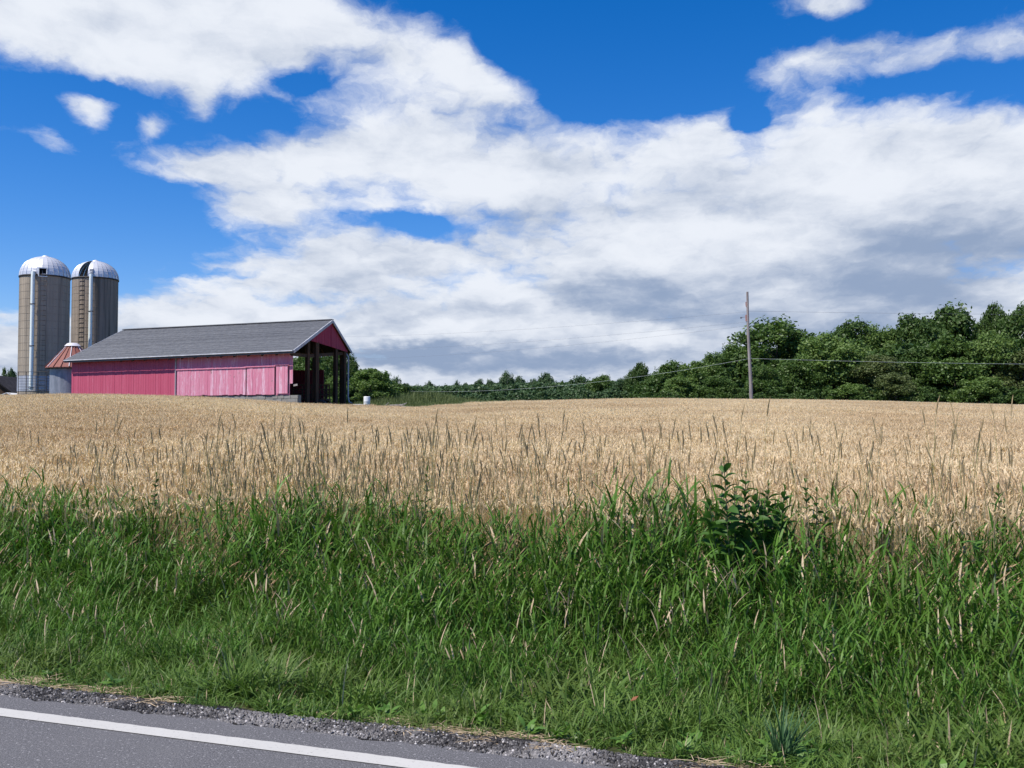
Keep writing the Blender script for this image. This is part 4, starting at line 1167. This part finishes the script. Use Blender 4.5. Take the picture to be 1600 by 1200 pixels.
# ------------------------------------------------------------------ wheat
wheat_stem = leafmat('wheat_straw', (0.60, 0.45, 0.27), (0.80, 0.64, 0.43), 0.35, 0.6, 0.2, patch=(0.60, 0.44, 0.28), pscale=0.12)
wheat_head = leafmat('wheat_ears', (0.74, 0.555, 0.345), (0.92, 0.77, 0.55), 0.35, 0.6, 0.25, patch=(0.72, 0.53, 0.32), pscale=0.12)
def wheat_patch(seed, n=290, half=0.5):
    random.seed(seed); rb = RB()
    for i in range(n):
        x, y = random.uniform(-half, half), random.uniform(-half, half)
        h = random.gauss(0.74, 0.028); az_ = random.uniform(0, 6.28); lean = random.uniform(0.0, 0.10)
        p0 = Vector((x, y, 0)); p1 = Vector((x + cos(az_) * lean * .5, y + sin(az_) * lean * .5, h * .6)); p2 = Vector((x + cos(az_) * lean, y + sin(az_) * lean, h))
        r_ = random.random(); sa = random.uniform(0, 3.14)
        rb.ribbon([p0, p1, p2], [0.004, 0.0035, 0.003], side_of(sa), 0, r_)
        d = Vector((cos(az_), sin(az_), 0)); hb = random.uniform(0.1, 1.3)      # ear nods
        e1 = p2 + Vector((0, 0, .035)) * cos(hb * .4) + d * .03 * sin(hb * .5); e2 = e1 + (Vector((0, 0, 1)) * cos(hb) + d * sin(hb)) * 0.05
        rb.spindle([p2, e1, e2], [0.003, 0.0095, 0.003], 3, 1, random.random())
        for k in range(2):
            a2 = random.uniform(0, 6.28); zz = random.uniform(.25, .6); b = p0.lerp(p2, zz)
            q_ = arc(b, a2, random.uniform(.4, 1.2), 2.0, random.uniform(.12, .22), 2); rb.ribbon(q_, [.007, .006, 0], side_of(a2), 0, random.random())
        for k in range(2):   # awns
            dv = (e2 - e1).normalized() + Vector((random.uniform(-.35, .35), random.uniform(-.35, .35), .2)); b = e1.lerp(e2, random.random())
            rb.ribbon([b, b + dv * .06], [.0022, 0], side_of(random.uniform(0, 3.14)), 1, random.uniform(.5, 1))
    return rb
wv = [wheat_patch(s_) for s_ in range(100, 105)]
random.seed(77)
gx, gy = np.meshgrid(np.arange(-62, 66, 0.72), np.arange(5, 92, 0.72)); gx = gx.ravel() + RNG.uniform(-.3, .3, gx.size); gy = gy.ravel() + RNG.uniform(-.3, .3, gy.size)
e = ecoord(gx, gy); a_, Yc, _ = crest(gx, gy)
edge = E_WHEAT + 0.0 + 0.22 * vnoise(gx, gy, 0.9, 3)
keep = (e > edge) & (gy < Yc * 1.02 + 1.0) & inview(gx, gy, 0.05)
gx, gy = gx[keep], gy[keep]
hsc = 1.0 + 0.05 * vnoise(gx, gy, 0.35, 1) + RNG.normal(0, 0.02, gx.size)
print('wheat patches', gx.size)
zz = ground(gx, gy)
S = np.stack([np.ones_like(hsc) * 1.02, np.ones_like(hsc) * 1.02, hsc], 1)
scatter('wheat', wv, [wheat_stem, wheat_head], np.stack([gx, gy, zz], 1), rz_rot(gx.size, 0.01), S)

# ------------------------------------------------------------------ verge grasses
GRASS_P = (0.085, 0.115, 0.035)
g_short = leafmat('short_grass', (0.032, 0.085, 0.012), (0.145, 0.235, 0.046), 0.26, 0.5, 0.22, patch=(0.100, 0.145, 0.030), pscale=1.3)
g_reed = leafmat('reed_grass_blades', (0.026, 0.088, 0.010), (0.120, 0.240, 0.034), 0.28, 0.45, 0.20, patch=(0.085, 0.160, 0.020), pscale=0.8)
g_blue = leafmat('blue_green_blades', (0.032, 0.085, 0.030), (0.080, 0.155, 0.065), 0.2, 0.5, 0.2)
g_dry = leafmat('dry_grass', (0.34, 0.25, 0.15), (0.56, 0.44, 0.30), 0.15, 0.6, 0.2)
g_head = leafmat('dry_seed_heads', (0.28, 0.185, 0.095), (0.50, 0.35, 0.20), 0.1, 0.7, 0.15)
g_dark = leafmat('ripening_seed_heads', (0.22, 0.165, 0.085), (0.40, 0.31, 0.17), 0.1, 0.7, 0.15)
g_stem = leafmat('pale_green_stems', (0.12, 0.17, 0.05), (0.26, 0.27, 0.10), 0.15, 0.6, 0.2)
g_weed = leafmat('broad_weed_leaves', (0.061, 0.143, 0.021), (0.137, 0.260, 0.041), 0.3, 0.4, 0.4)

def blade_clump(seed, n, rad, h0, h1, w0, w1, bend=1.2, el=(1.0, 1.5), seg=3, mi=0, dry=0.04, mdry=1):
    random.seed(seed); rb = RB()
    for i in range(n):
        a = random.uniform(0, 6.28); r_ = rad * math.sqrt(random.random()); p = (r_ * cos(a), r_ * sin(a), -0.01)
        az_ = random.uniform(0, 6.28); L_ = random.uniform(h0, h1); w = random.uniform(w0, w1)
        q_ = arc(p, az_, random.uniform(*el), random.uniform(.3, 1) * bend, L_, seg)
        ws = [w * .8] + [w * (1 - .18 * k) for k in range(seg - 1)] + [0]
        rb.ribbon(q_, ws, side_of(az_, random.uniform(-.5, .5)), mdry if random.random() < dry else mi)
    return rb
def reed_clump(seed, nst=7, rad=.2, H=(.7, 1.0), basal=18, mi=0):
    random.seed(seed); rb = RB()
    for i in range(nst):
        a = random.uniform(0, 6.28); r_ = rad * math.sqrt(random.random()); p = Vector((r_ * cos(a), r_ * sin(a), -.02))
        az_ = random.uniform(0, 6.28); h = random.uniform(*H)
        st = arc(p, az_, random.uniform(1.35, 1.56), random.uniform(0, .25), h, 4)
        rb.ribbon(st, [.005, .005, .004, .003, .002], side_of(random.uniform(0, 3.14)), 2, random.random())
        nl = random.randint(5, 7); a0 = random.uniform(0, 6.28)
        for k in range(nl):
            t = .22 + .74 * k / (nl - 1); f = t * 4; j = min(3, int(f)); b = st[j].lerp(st[j + 1], f - j)
            la = a0 + (k % 2) * pi + random.uniform(-.6, .6); L_ = random.uniform(.18, .38); w = random.uniform(.012, .024)
            q_ = arc(b, la, random.uniform(.95, 1.42), random.uniform(.2, 1.5), L_, 4)
            rb.ribbon(q_, [w * .5, w, w * .9, w * .6, 0], side_of(la, random.uniform(-.4, .4)), mi if random.random() > .02 else 1)
    for i in range(basal):
        a = random.uniform(0, 6.28); r_ = rad * math.sqrt(random.random()); L_ = random.uniform(.3, .7); w = random.uniform(.008, .016)
        az_ = random.uniform(0, 6.28); q_ = arc((r_ * cos(a), r_ * sin(a), 0), az_, random.uniform(1.0, 1.5), random.uniform(.3, 1.7), L_, 4)
        rb.ribbon(q_, [w * .8, w, w * .9, w * .6, 0], side_of(az_, random.uniform(-.4, .4)), mi if random.random() > .03 else 1)
    return rb
def head_stalk(seed, n, H, head, hr, lean, bow, rad=.12, mh=0, ms=1, leaves=1):
    """stems with a plume; lean toward +x"""
    random.seed(seed); rb = RB()
    for i in range(n):
        a = random.uniform(0, 6.28); r_ = rad * math.sqrt(random.random()); p = Vector((r_ * cos(a), r_ * sin(a), 0))
        az_ = random.gauss(0.0, .5); h = random.uniform(*H)
        st = arc(p, az_, pi / 2 - random.uniform(*lean), random.uniform(*bow), h, 5)
        rb.ribbon(st, [.0045, .004, .0035, .003, .003, .002], side_of(1.57 + az_), ms, random.random())
        d = (st[-1] - st[-2]).normalized(); L_ = random.uniform(*head); e = atan2(d.z, math.hypot(d.x, d.y))
        hd = arc(st[-1], az_, e, random.uniform(0, .35), L_, 4); r0 = random.uniform(*hr)
        rb.spindle(hd, [r0 * .35, r0, r0 * .95, r0 * .7, .001], 4, mh)
        for k in range(3):   # ragged side branches
            b = hd[1].lerp(hd[3], random.random()); v = d + Vector((random.uniform(-.3, .3), random.uniform(-.3, .3), random.uniform(-.1, .3)))
            rb.ribbon([b, b + v * L_ * .16, b + v * L_ * .3], [r0 * .8, r0 * .9, 0], side_of(1.57 + az_), mh)
        for k in range(leaves):
            t = random.uniform(.2, .6); b = st[int(t * 5)]; la = random.uniform(0, 6.28)
            rb.ribbon(arc(b, la, random.uniform(.9, 1.3), random.uniform(.5, 1.6), random.uniform(.12, .25), 3), [.006, .008, .005, 0], side_of(la), ms)
    return rb
T0, T1 = -12.5, 8.5
# short grass next to the road
e, t, x, y = et_points(4.60, 6.7, T0, T1, 165)
ed = 4.62 + 0.09 * vnoise(x, y, 2.1, 5) + 0.05 * vnoise(x, y, 7.0, 2)
k_ = (e > ed) & inview(x, y) & (RNG.random(e.size) < np.clip(.8 + .5 * vnoise(x, y, 4.2, 15), .25, 1)); e, x, y = e[k_], x[k_], y[k_]
s_ = (0.55 + 0.75 * smooth((e - 4.6) / 1.3)) * RNG.uniform(.7, 1.25, e.size) * np.clip(1 + .55 * vnoise(x, y, 3.4, 9), .35, 1.9)
print('short', e.size)
scatter('short_grass', [blade_clump(i, 32, .085, .07, .27, .006, .014, 1.5, (.7, 1.5), 3) for i in range(5)], [g_short, g_dry], np.stack([x, y, ground(x, y)], 1), rz_rot(e.size, .15), s_)
# medium grass
e, t, x, y = et_points(5.05, 8.2, T0, T1, 70); k_ = inview(x, y); e, x, y = e[k_], x[k_], y[k_]
s_ = (0.6 + 0.5 * smooth((e - 5.4) / 1.6)) * RNG.uniform(.7, 1.2, e.size) * np.clip(1 + .45 * vnoise(x, y, 2.9, 4), .4, 1.8)
scatter('meadow_grass', [blade_clump(20 + i, 34, .12, .22, .52, .008, .017, 1.6, (.8, 1.5), 4, dry=.03) for i in range(5)], [g_short, g_dry], np.stack([x, y, ground(x, y)], 1), rz_rot(e.size, .12), s_)
# tall reed grass
e, t, x, y = et_points(5.3, 9.6, T0 - 1, T1 + 1, 60)
ed = 9.02 + 0.20 * vnoise(x, y, 1.0, 6)
k_ = (e < ed) & inview(x, y) & (RNG.random(e.size) < smooth((e - 5.15) / 1.1) * np.clip(.72 + .6 * vnoise(x, y, 2.4, 12), .15, 1)); e, x, y = e[k_], x[k_], y[k_]
s_ = (0.46 + 0.52 * smooth((e - 5.7) / 2.8)) * RNG.uniform(.70, 1.15, e.size) * (1 + .17 * vnoise(x, y, 1.9, 8)) * (1 - .16 * smooth((tcoord(x, y) + .5) / 5)) * (1 - .14 * smooth((-tcoord(x, y) - 2.5) / 5))
pq = 800 + x / y * FPX; s_ = s_ * (1 - .26 * np.exp(-((pq - 1150) / 90) ** 2) * (e > 7.85))
print('reed', e.size)
scatter('reed_grass', [reed_clump(40 + i) for i in range(6)], [g_reed, g_dry, g_stem], np.stack([x, y, ground(x, y)], 1), rz_rot(e.size, .10), s_)
# dry plumes leaning right, in drifts
e, t, x, y = et_points(7.0, 9.1, T0, T1, 30)
px_ = 800 + x / y * FPX
dr = 0.03 + 1.0 * np.exp(-((px_ - 620) / 190) ** 2 - ((e - 7.7) / .7) ** 2) + 0.75 * np.exp(-((px_ - 330) / 120) ** 2 - ((e - 7.9) / .7) ** 2) + 0.95 * np.exp(-((px_ - 1520) / 140) ** 2 - ((e - 7.9) / .8) ** 2) + 0.45 * np.exp(-((px_ - 1230) / 130) ** 2 - ((e - 8.3) / .5) ** 2) + .25 * np.exp(-((px_ - 40) / 90) ** 2 - ((e - 7.6) / .6) ** 2)
k_ = inview(x, y) & (RNG.random(e.size) < dr); e, x, y = e[k_], x[k_], y[k_]
rot = np.zeros((e.size, 3)); rot[:, 2] = RNG.normal(0.1, .35, e.size)
s_ = RNG.uniform(.8, 1.1, e.size) * (.72 + .28 * smooth((e - 6.6) / 2))
print('plumes', e.size)
scatter('dry_plumes', [head_stalk(60 + i, 4, (.64, .95), (.11, .19), (.006, .0095), (.2, .6), (.05, .45), .14) for i in range(6)], [g_head, g_stem], np.stack([x, y, ground(x, y)], 1), rot, s_)
# tall upright ripening heads silhouetted on the wheat
e, t, x, y = et_points(8.0, 9.8, T0 - 1, T1 + 1, 42)
px_ = 800 + x / y * FPX
dr = 0.10 + .95 * np.exp(-((px_ - 560) / 300) ** 2) + .25 * np.exp(-((px_ - 950) / 150) ** 2) + .35 * np.exp(-((px_ - 1480) / 140) ** 2)
dr = dr * (1 - .7 * (px_ < 130))
k_ = inview(x, y) & (RNG.random(e.size) < dr); e, x, y = e[k_], x[k_], y[k_]
s_ = RNG.uniform(.72, 1.15, e.size)
rot = np.zeros((e.size, 3)); rot[:, 2] = RNG.uniform(0, 6.28, e.size)
print('tall heads', e.size)
scatter('tall_seed_heads', [head_stalk(80 + i, 3, (.90, 1.42), (.12, .21), (.0045, .0072), (.0, .14), (0, .18), .16, leaves=2) for i in range(6)], [g_dark, g_stem], np.stack([x, y, ground(x, y)], 1), rot, s_)
# broad-leaved weeds low down and among the reeds
def weed(seed, n, h, L0, L1, wr=.42):
    random.seed(seed); rb = RB()
    for i in range(n):
        az_ = random.uniform(0, 6.28); z = random.uniform(0, h); L_ = random.uniform(L0, L1)
        p = Vector((random.uniform(-.05, .05), random.uniform(-.05, .05), z)); q_ = arc(p, az_, random.uniform(.3, 1.1), random.uniform(.3, 1.2), L_, 4); w = L_ * wr
        rb.ribbon(q_, [w * .2, w * .8, w, w * .6, 0], side_of(az_, random.uniform(-.3, .3)), 0)
    if h > .2: rb.ribbon([(0, 0, 0), (0, 0, h)], [.006, .004], (1, 0, 0), 1)
    return rb
e, t, x, y = et_points(4.72, 6.6, T0, T1, 34); k_ = inview(x, y) & (RNG.random(e.size) < .35 + .5 * (vnoise(x, y, .8, 3) > 0)); e, x, y = e[k_], x[k_], y[k_]
scatter('roadside_weeds', [weed(120 + i, 16, .07, .05, .13) for i in range(4)], [g_weed, g_stem], np.stack([x, y, ground(x, y) + .02], 1), rz_rot(e.size, .1), RNG.uniform(.4, .85, e.size))
e, t, x, y = et_points(7.6, 9.1, T0, T1, 5); k_ = inview(x, y); e, x, y = e[k_], x[k_], y[k_]
scatter('leafy_weeds', [weed(140 + i, 30, .8, .07, .13, .28) for i in range(4)], [g_weed, g_stem], np.stack([x, y, ground(x, y)], 1), rz_rot(e.size, .1), RNG.uniform(.75, 1.1, e.size))
# dead straw along the edge of the shoulder
def straw(seed):
    random.seed(seed); rb = RB()
    for i in range(46):
        p = Vector((random.uniform(-.10, .10), random.uniform(-.05, .05), random.uniform(.0, .02))); az_ = random.gauss(-.33, .7) + random.choice((0, pi))
        q_ = arc(p, az_, random.uniform(-.05, .25), random.uniform(.1, .5), random.uniform(.06, .16), 2); w = random.uniform(.002, .005)
        rb.ribbon(q_, [w, w, 0], side_of(az_, random.uniform(-.6, .6)), 0)
    return rb
e, t, x, y = et_points(4.54, 4.78, T0, T1, 65); k_ = inview(x, y) & (RNG.random(e.size) < .5 + .5 * vnoise(x, y, 2.2, 7)); e, x, y = e[k_], x[k_], y[k_]
r3 = np.zeros((e.size, 3)); r3[:, 2] = RNG.normal(0, .4, e.size)
scatter('dead_straw', [straw(i) for i in range(4)], [g_dry], np.stack([x, y, ground(x, y) + .012], 1), r3, RNG.uniform(.7, 1.2, e.size))
# gravel
stone_l = leafmat('gravel_stones', (0.030, 0.028, 0.028), (0.50, 0.47, 0.45), 0.0, 0.85, 0.3)
def pebble(seed):
    random.seed(seed); rb = RB(); t = (1 + 5 ** .5) / 2
    vs = [(-1, t, 0), (1, t, 0), (-1, -t, 0), (1, -t, 0), (0, -1, t), (0, 1, t), (0, -1, -t), (0, 1, -t), (t, 0, -1), (t, 0, 1), (-t, 0, -1), (-t, 0, 1)]
    fs = [(0, 11, 5), (0, 5, 1), (0, 1, 7), (0, 7, 10), (0, 10, 11), (1, 5, 9), (5, 11, 4), (11, 10, 2), (10, 7, 6), (7, 1, 8), (3, 9, 4), (3, 4, 2), (3, 2, 6), (3, 6, 8), (3, 8, 9), (4, 9, 5), (2, 4, 11), (6, 2, 10), (8, 6, 7), (9, 8, 1)]
    k = [random.uniform(.75, 1.2) for _ in vs]; r_ = random.random() ** 5.0
    rb.v = [(v[0] * q_ * .0052, v[1] * q_ * .0045, v[2] * q_ * .0035) for v, q_ in zip(vs, k)]; rb.f = fs; rb.m = [0] * len(fs); rb.r = [r_] * len(vs)
    return rb
e, t, x, y = et_points(4.35, 4.66, -8.5, 3.5, 9000); k_ = inview(x, y) & (e < 4.6 + .05 * vnoise(x, y, 3, 2)) & (e > 4.375 + .015 * vnoise(x, y, 9, 4)); e, x, y = e[k_], x[k_], y[k_]
print('stones', e.size)
scatter('shoulder_gravel', [pebble(i) for i in range(24)], [stone_l], np.stack([x, y, np.full(e.size, -.004)], 1), RNG.uniform(0, 6.28, (e.size, 3)), RNG.uniform(.45, 1.15, e.size))

# meadow and weeds beyond the crop
mw = leafmat('hillock_weeds', (0.075, 0.115, 0.035), (0.16, 0.19, 0.075), 0.25, 0.6, 0.2)
def tuft(seed):
    random.seed(seed); rb = RB()
    for i in range(90):
        a = random.uniform(0, 6.28); r_ = .5 * math.sqrt(random.random()); az_ = random.uniform(0, 6.28)
        rb.ribbon(arc((r_ * cos(a), r_ * sin(a), 0), az_, random.uniform(1.0, 1.5), random.uniform(.1, 1.0), random.uniform(.3, 1.0), 3), [.03, .03, .022, 0], side_of(az_), 0)
    return rb
n = 4200; xx = RNG.uniform(-32, 6, n); yy = RNG.uniform(58, 122, n); a_, Yc, _ = crest(xx, yy)
k_ = (yy > Yc * 1.03 + 1.2) & (a_ > -0.165) & (a_ < 0.02); xx, yy = xx[k_], yy[k_]
hs = .35 + .75 * np.exp(-((xx + 8.5) / 5) ** 2 - ((yy - 85) / 11) ** 2) + RNG.uniform(0, .35, xx.size)
scatter('hillock_weeds', [tuft(i) for i in range(4)], [mw], np.stack([xx, yy, ground(xx, yy)], 1), rz_rot(xx.size, .05), np.stack([np.ones_like(hs), np.ones_like(hs), hs], 1))
# grass strip behind the crop on the rest of the crest
n = 5000; xx = RNG.uniform(-75, 75, n); yy = RNG.uniform(56, 130, n); a_, Yc, _ = crest(xx, yy)
k_ = (yy > Yc * 1.03 + 1.5) & ~((a_ > -0.165) & (a_ < 0.02)) & ~((a_ < -.16) & (yy < 90) & (a_ > -.56)); xx, yy = xx[k_], yy[k_]
scatter('pasture_grass', [tuft(10 + i) for i in range(3)], [mw], np.stack([xx, yy, ground(xx, yy)], 1), rz_rot(xx.size, .05), RNG.uniform(.3, .7, xx.size))

# ------------------------------------------------------------------ branches piled beyond the crop
random.seed(5)
bp = P(607, 632, 61); bz_ = gz(bp.x, bp.y)
pile = empty('brush_pile', (bp.x, bp.y, bz_), 'low pile of grey brown branches at the crop edge right of the barrels', 'brush pile')
for i in range(16):
    a = random.gauss(0.25, .35); L_ = random.uniform(.7, 1.5); c = Vector((bp.x + random.uniform(-.8, .8), bp.y + random.uniform(-.5, .5), bz_ + random.uniform(.08, .42)))
    d = Vector((cos(a), random.uniform(-.3, .3), sin(a) * .7))
    mb = MB(); mb.tube([c - d * L_ / 2, c + Vector((0, 0, .04)), c + d * L_ / 2], [.045, .04, .02], 6); mb.build('branch', grey_timber, pile)

# ------------------------------------------------------------------ leafy plants that stand out
weed_leaf = leafmat('milkweed_leaves', (0.045, 0.115, 0.022), (0.085, 0.17, 0.036), 0.3, 0.5, 0.2)
weed_tip = leafmat('young_leaves', (0.14, 0.24, 0.04), (0.22, 0.33, 0.07), 0.35, 0.4, 0.4)
stem_m = mat('plant_stem', (0.12, 0.11, 0.06), 0.7, 0.3)
def leaf_mesh(name, L_, w, bend, m_):
    """one leaf lying along +x, folded along the midrib"""
    vs, fs = [], []; n = 6
    q_ = arc((0, 0, 0), 0, .5, bend, L_, n)
    for i, p in enumerate(q_):
        t = i / n; ww = w * (sin(pi * min(1, t * .92 + .06)) ** .8) * (0 if i == n else 1)
        vs += [(p.x, -ww / 2, p.z + ww * .22), (p.x, 0, p.z), (p.x, ww / 2, p.z + ww * .22)]
    for i in range(n):
        a = i * 3; fs += [(a, a + 1, a + 4, a + 3), (a + 1, a + 2, a + 5, a + 4)]
    me = bpy.data.meshes.new(name); me.from_pydata(vs, [], fs); me.materials.append(m_)
    at = me.attributes.new('rnd', 'FLOAT', 'POINT'); at.data.foreach_set('value', [random.random()] * len(vs)); me.polygons.foreach_set('use_smooth', [True] * len(fs)); me.update(); return me
LM = [leaf_mesh('leaf', random.uniform(.16, .20), random.uniform(.060, .076), random.uniform(.9, 1.5), weed_leaf) for _ in range(6)]
LT = [leaf_mesh('young_leaf', .06, .012, .3, weed_tip) for _ in range(3)]
def leafy_plant(stems, Y, base_px, label, name='milkweed_plant', ls=0.86, mid=LM):
    """stems: list of (px, py) of the tips"""
    bx = P(base_px, 860, Y); bz_ = gz(bx.x, Y); r = empty(name, (bx.x, Y, bz_), label, 'plant')
    for (px, py) in stems:
        dy = random.uniform(-.12, .12); tip = P(px, py, Y + dy); foot = Vector((bx.x + (tip.x - bx.x) * .35, Y + dy * .4, bz_))
        H = tip.z - foot.z
        q_ = [foot.lerp(tip, t) + Vector(((tip.x - foot.x) * (t * t - t) * .4, 0, 0)) for t in [i / 6 for i in range(7)]]
        mb = MB(); mb.tube(q_, [.006, .006, .0055, .005, .0045, .004, .003], 6); mb.build('stem', stem_m, r)
        n = int(H * .58 / .052); ph = random.uniform(0, 1.5)
        inv = world_mat(r).inverted()
        for i in range(n):
            t = .42 + .55 * i / n; f = t * 6; j = min(5, int(f)); b = q_[j].lerp(q_[j + 1], f - j)
            tk = (t - .42) / .58
            for s2 in range(2):
                o = bpy.data.objects.new('leaf', random.choice(mid)); sz = ls * (1.0 if tk < .55 else 1.0 - .95 * (tk - .55)) * random.uniform(.85, 1.15)
                o.scale = (sz,) * 3; o.location = inv @ b
                o.rotation_euler = (random.uniform(-.8, .8), random.uniform(-.5, .2) - .15 - .7 * max(0, tk - .6) + random.uniform(-.15, .15), ph + s2 * pi + (i % 2) * pi / 2 + random.uniform(-.25, .25)); link(o, r)
        for i in range(9):
            o = bpy.data.objects.new('young_leaf', random.choice(LT)); o.location = inv @ (tip - Vector((0, 0, .04 * random.random()))); o.scale = (random.uniform(.5, .9),) * 3
            o.rotation_euler = (0, -random.uniform(.4, 1.2), random.uniform(0, 6.28)); link(o, r)
    return r
random.seed(31)
leafy_plant([(1131, 720), (1166, 740), (1148, 766), (1106, 774), (1183, 768)], 7.75, 1148, 'large dark leafy milkweed clump standing above the grass against the wheat')
leafy_plant([(1200, 756), (1226, 762), (1212, 782), (1190, 785)], 7.9, 1196, 'smaller leafy plant leaning against the right side of the large milkweed clump')
leafy_plant([(1258, 752), (1276, 766), (1292, 778)], 8.0, 1272, 'thin leafy plant right of the milkweed clump among tan plumes', ls=.5)
leafy_plant([(1560, 762), (1570, 785)], 8.1, 1562, 'small narrow-leaved plant near the right edge above the grass', ls=.55)
leafy_plant([(668, 732), (650, 765)], 9.6, 655, 'slender green plant left of centre with leaves climbing its stem', 'slender_plant', ls=.42)
leafy_plant([(245, 742), (207, 765)], 10.6, 228, 'pair of slender leafy stems at the left in front of the wheat', 'slender_plant', ls=.42)
leafy_plant([(362, 755), (345, 772)], 10.2, 352, 'short leafy stems with bent tops left of the slender plant', 'slender_plant', ls=.42)
leafy_plant([(128, 792), (140, 797)], 11.0, 133, 'small yellow-green leafy plant at the left where wheat meets grass', 'slender_plant', ls=.42)
# blue-green tuft by the gravel
def tuft_thing(px, py, n, Lr, label, group=None, w=(.006, .011), name='grass_tuft'):
    # foot of the tuft on the ground seen at the pixel
    Y = 1.62 * FPX / (py - 655)
    for _ in range(6):
        x = (px - 800) / FPX * Y; zg_ = gz(x, Y); Y = (EYE - zg_) * FPX / (py - 655)
    x = (px - 800) / FPX * Y
    r = empty(name, (x, Y, gz(x, Y)), label, 'grass tuft', group)
    for i in range(n):
        rb = RB(); az_ = random.uniform(0, 6.28); L_ = random.uniform(*Lr); ww = random.uniform(*w); p = Vector((random.uniform(-.03, .03), random.uniform(-.03, .03), 0))
        rb.ribbon(arc(p, az_, random.uniform(1.0, 1.5), random.uniform(.1, .9), L_, 6), [ww * .7, ww, ww, ww * .85, ww * .65, ww * .35, 0], side_of(az_, random.uniform(-.4, .4)))
        me = bpy.data.meshes.new('blade'); me.from_pydata(rb.v, [], rb.f); me.materials.append(g_blue)
        at = me.attributes.new('rnd', 'FLOAT', 'POINT'); at.data.foreach_set('value', rb.r); me.update(); link(bpy.data.objects.new('blade', me), r)
tuft_thing(1218, 1188, 75, (.14, .38), 'blue-green fan of stiff blades beside the gravel at the lower right')
tuft_thing(1585, 1120, 34, (.25, .55), 'blue-green tuft of tall blades at the right edge in the verge')
tuft_thing(318, 1098, 12, (.05, .13), 'tiny dusty green tuft rooted in the straw beside the gravel, lower left', w=(.004, .007))
# dead leaf in the grass and a fallen brown leaf
dl = P(985, 1072, 5.2); dl.z = gz(dl.x, dl.y) + .22
mb = MB(); mb.add([(0, 0, 0), (.05, -.02, .02), (.08, 0, .05), (.03, .03, .03)], [(0, 1, 2, 3)]); mb.add([(0, 0, -.004), (.05, -.02, .016), (.08, 0, .046), (.03, .03, .026)], [(3, 2, 1, 0)])
dlo = mb.build('dead_leaf', mat('dead_leaf', (0.22, 0.09, 0.045), 0.8, 0.2)); dlo.location = dl; dlo.scale = (.55,) * 3; tag(dlo, 'curled orange brown dead leaf caught low in the grass right of centre', 'leaf')
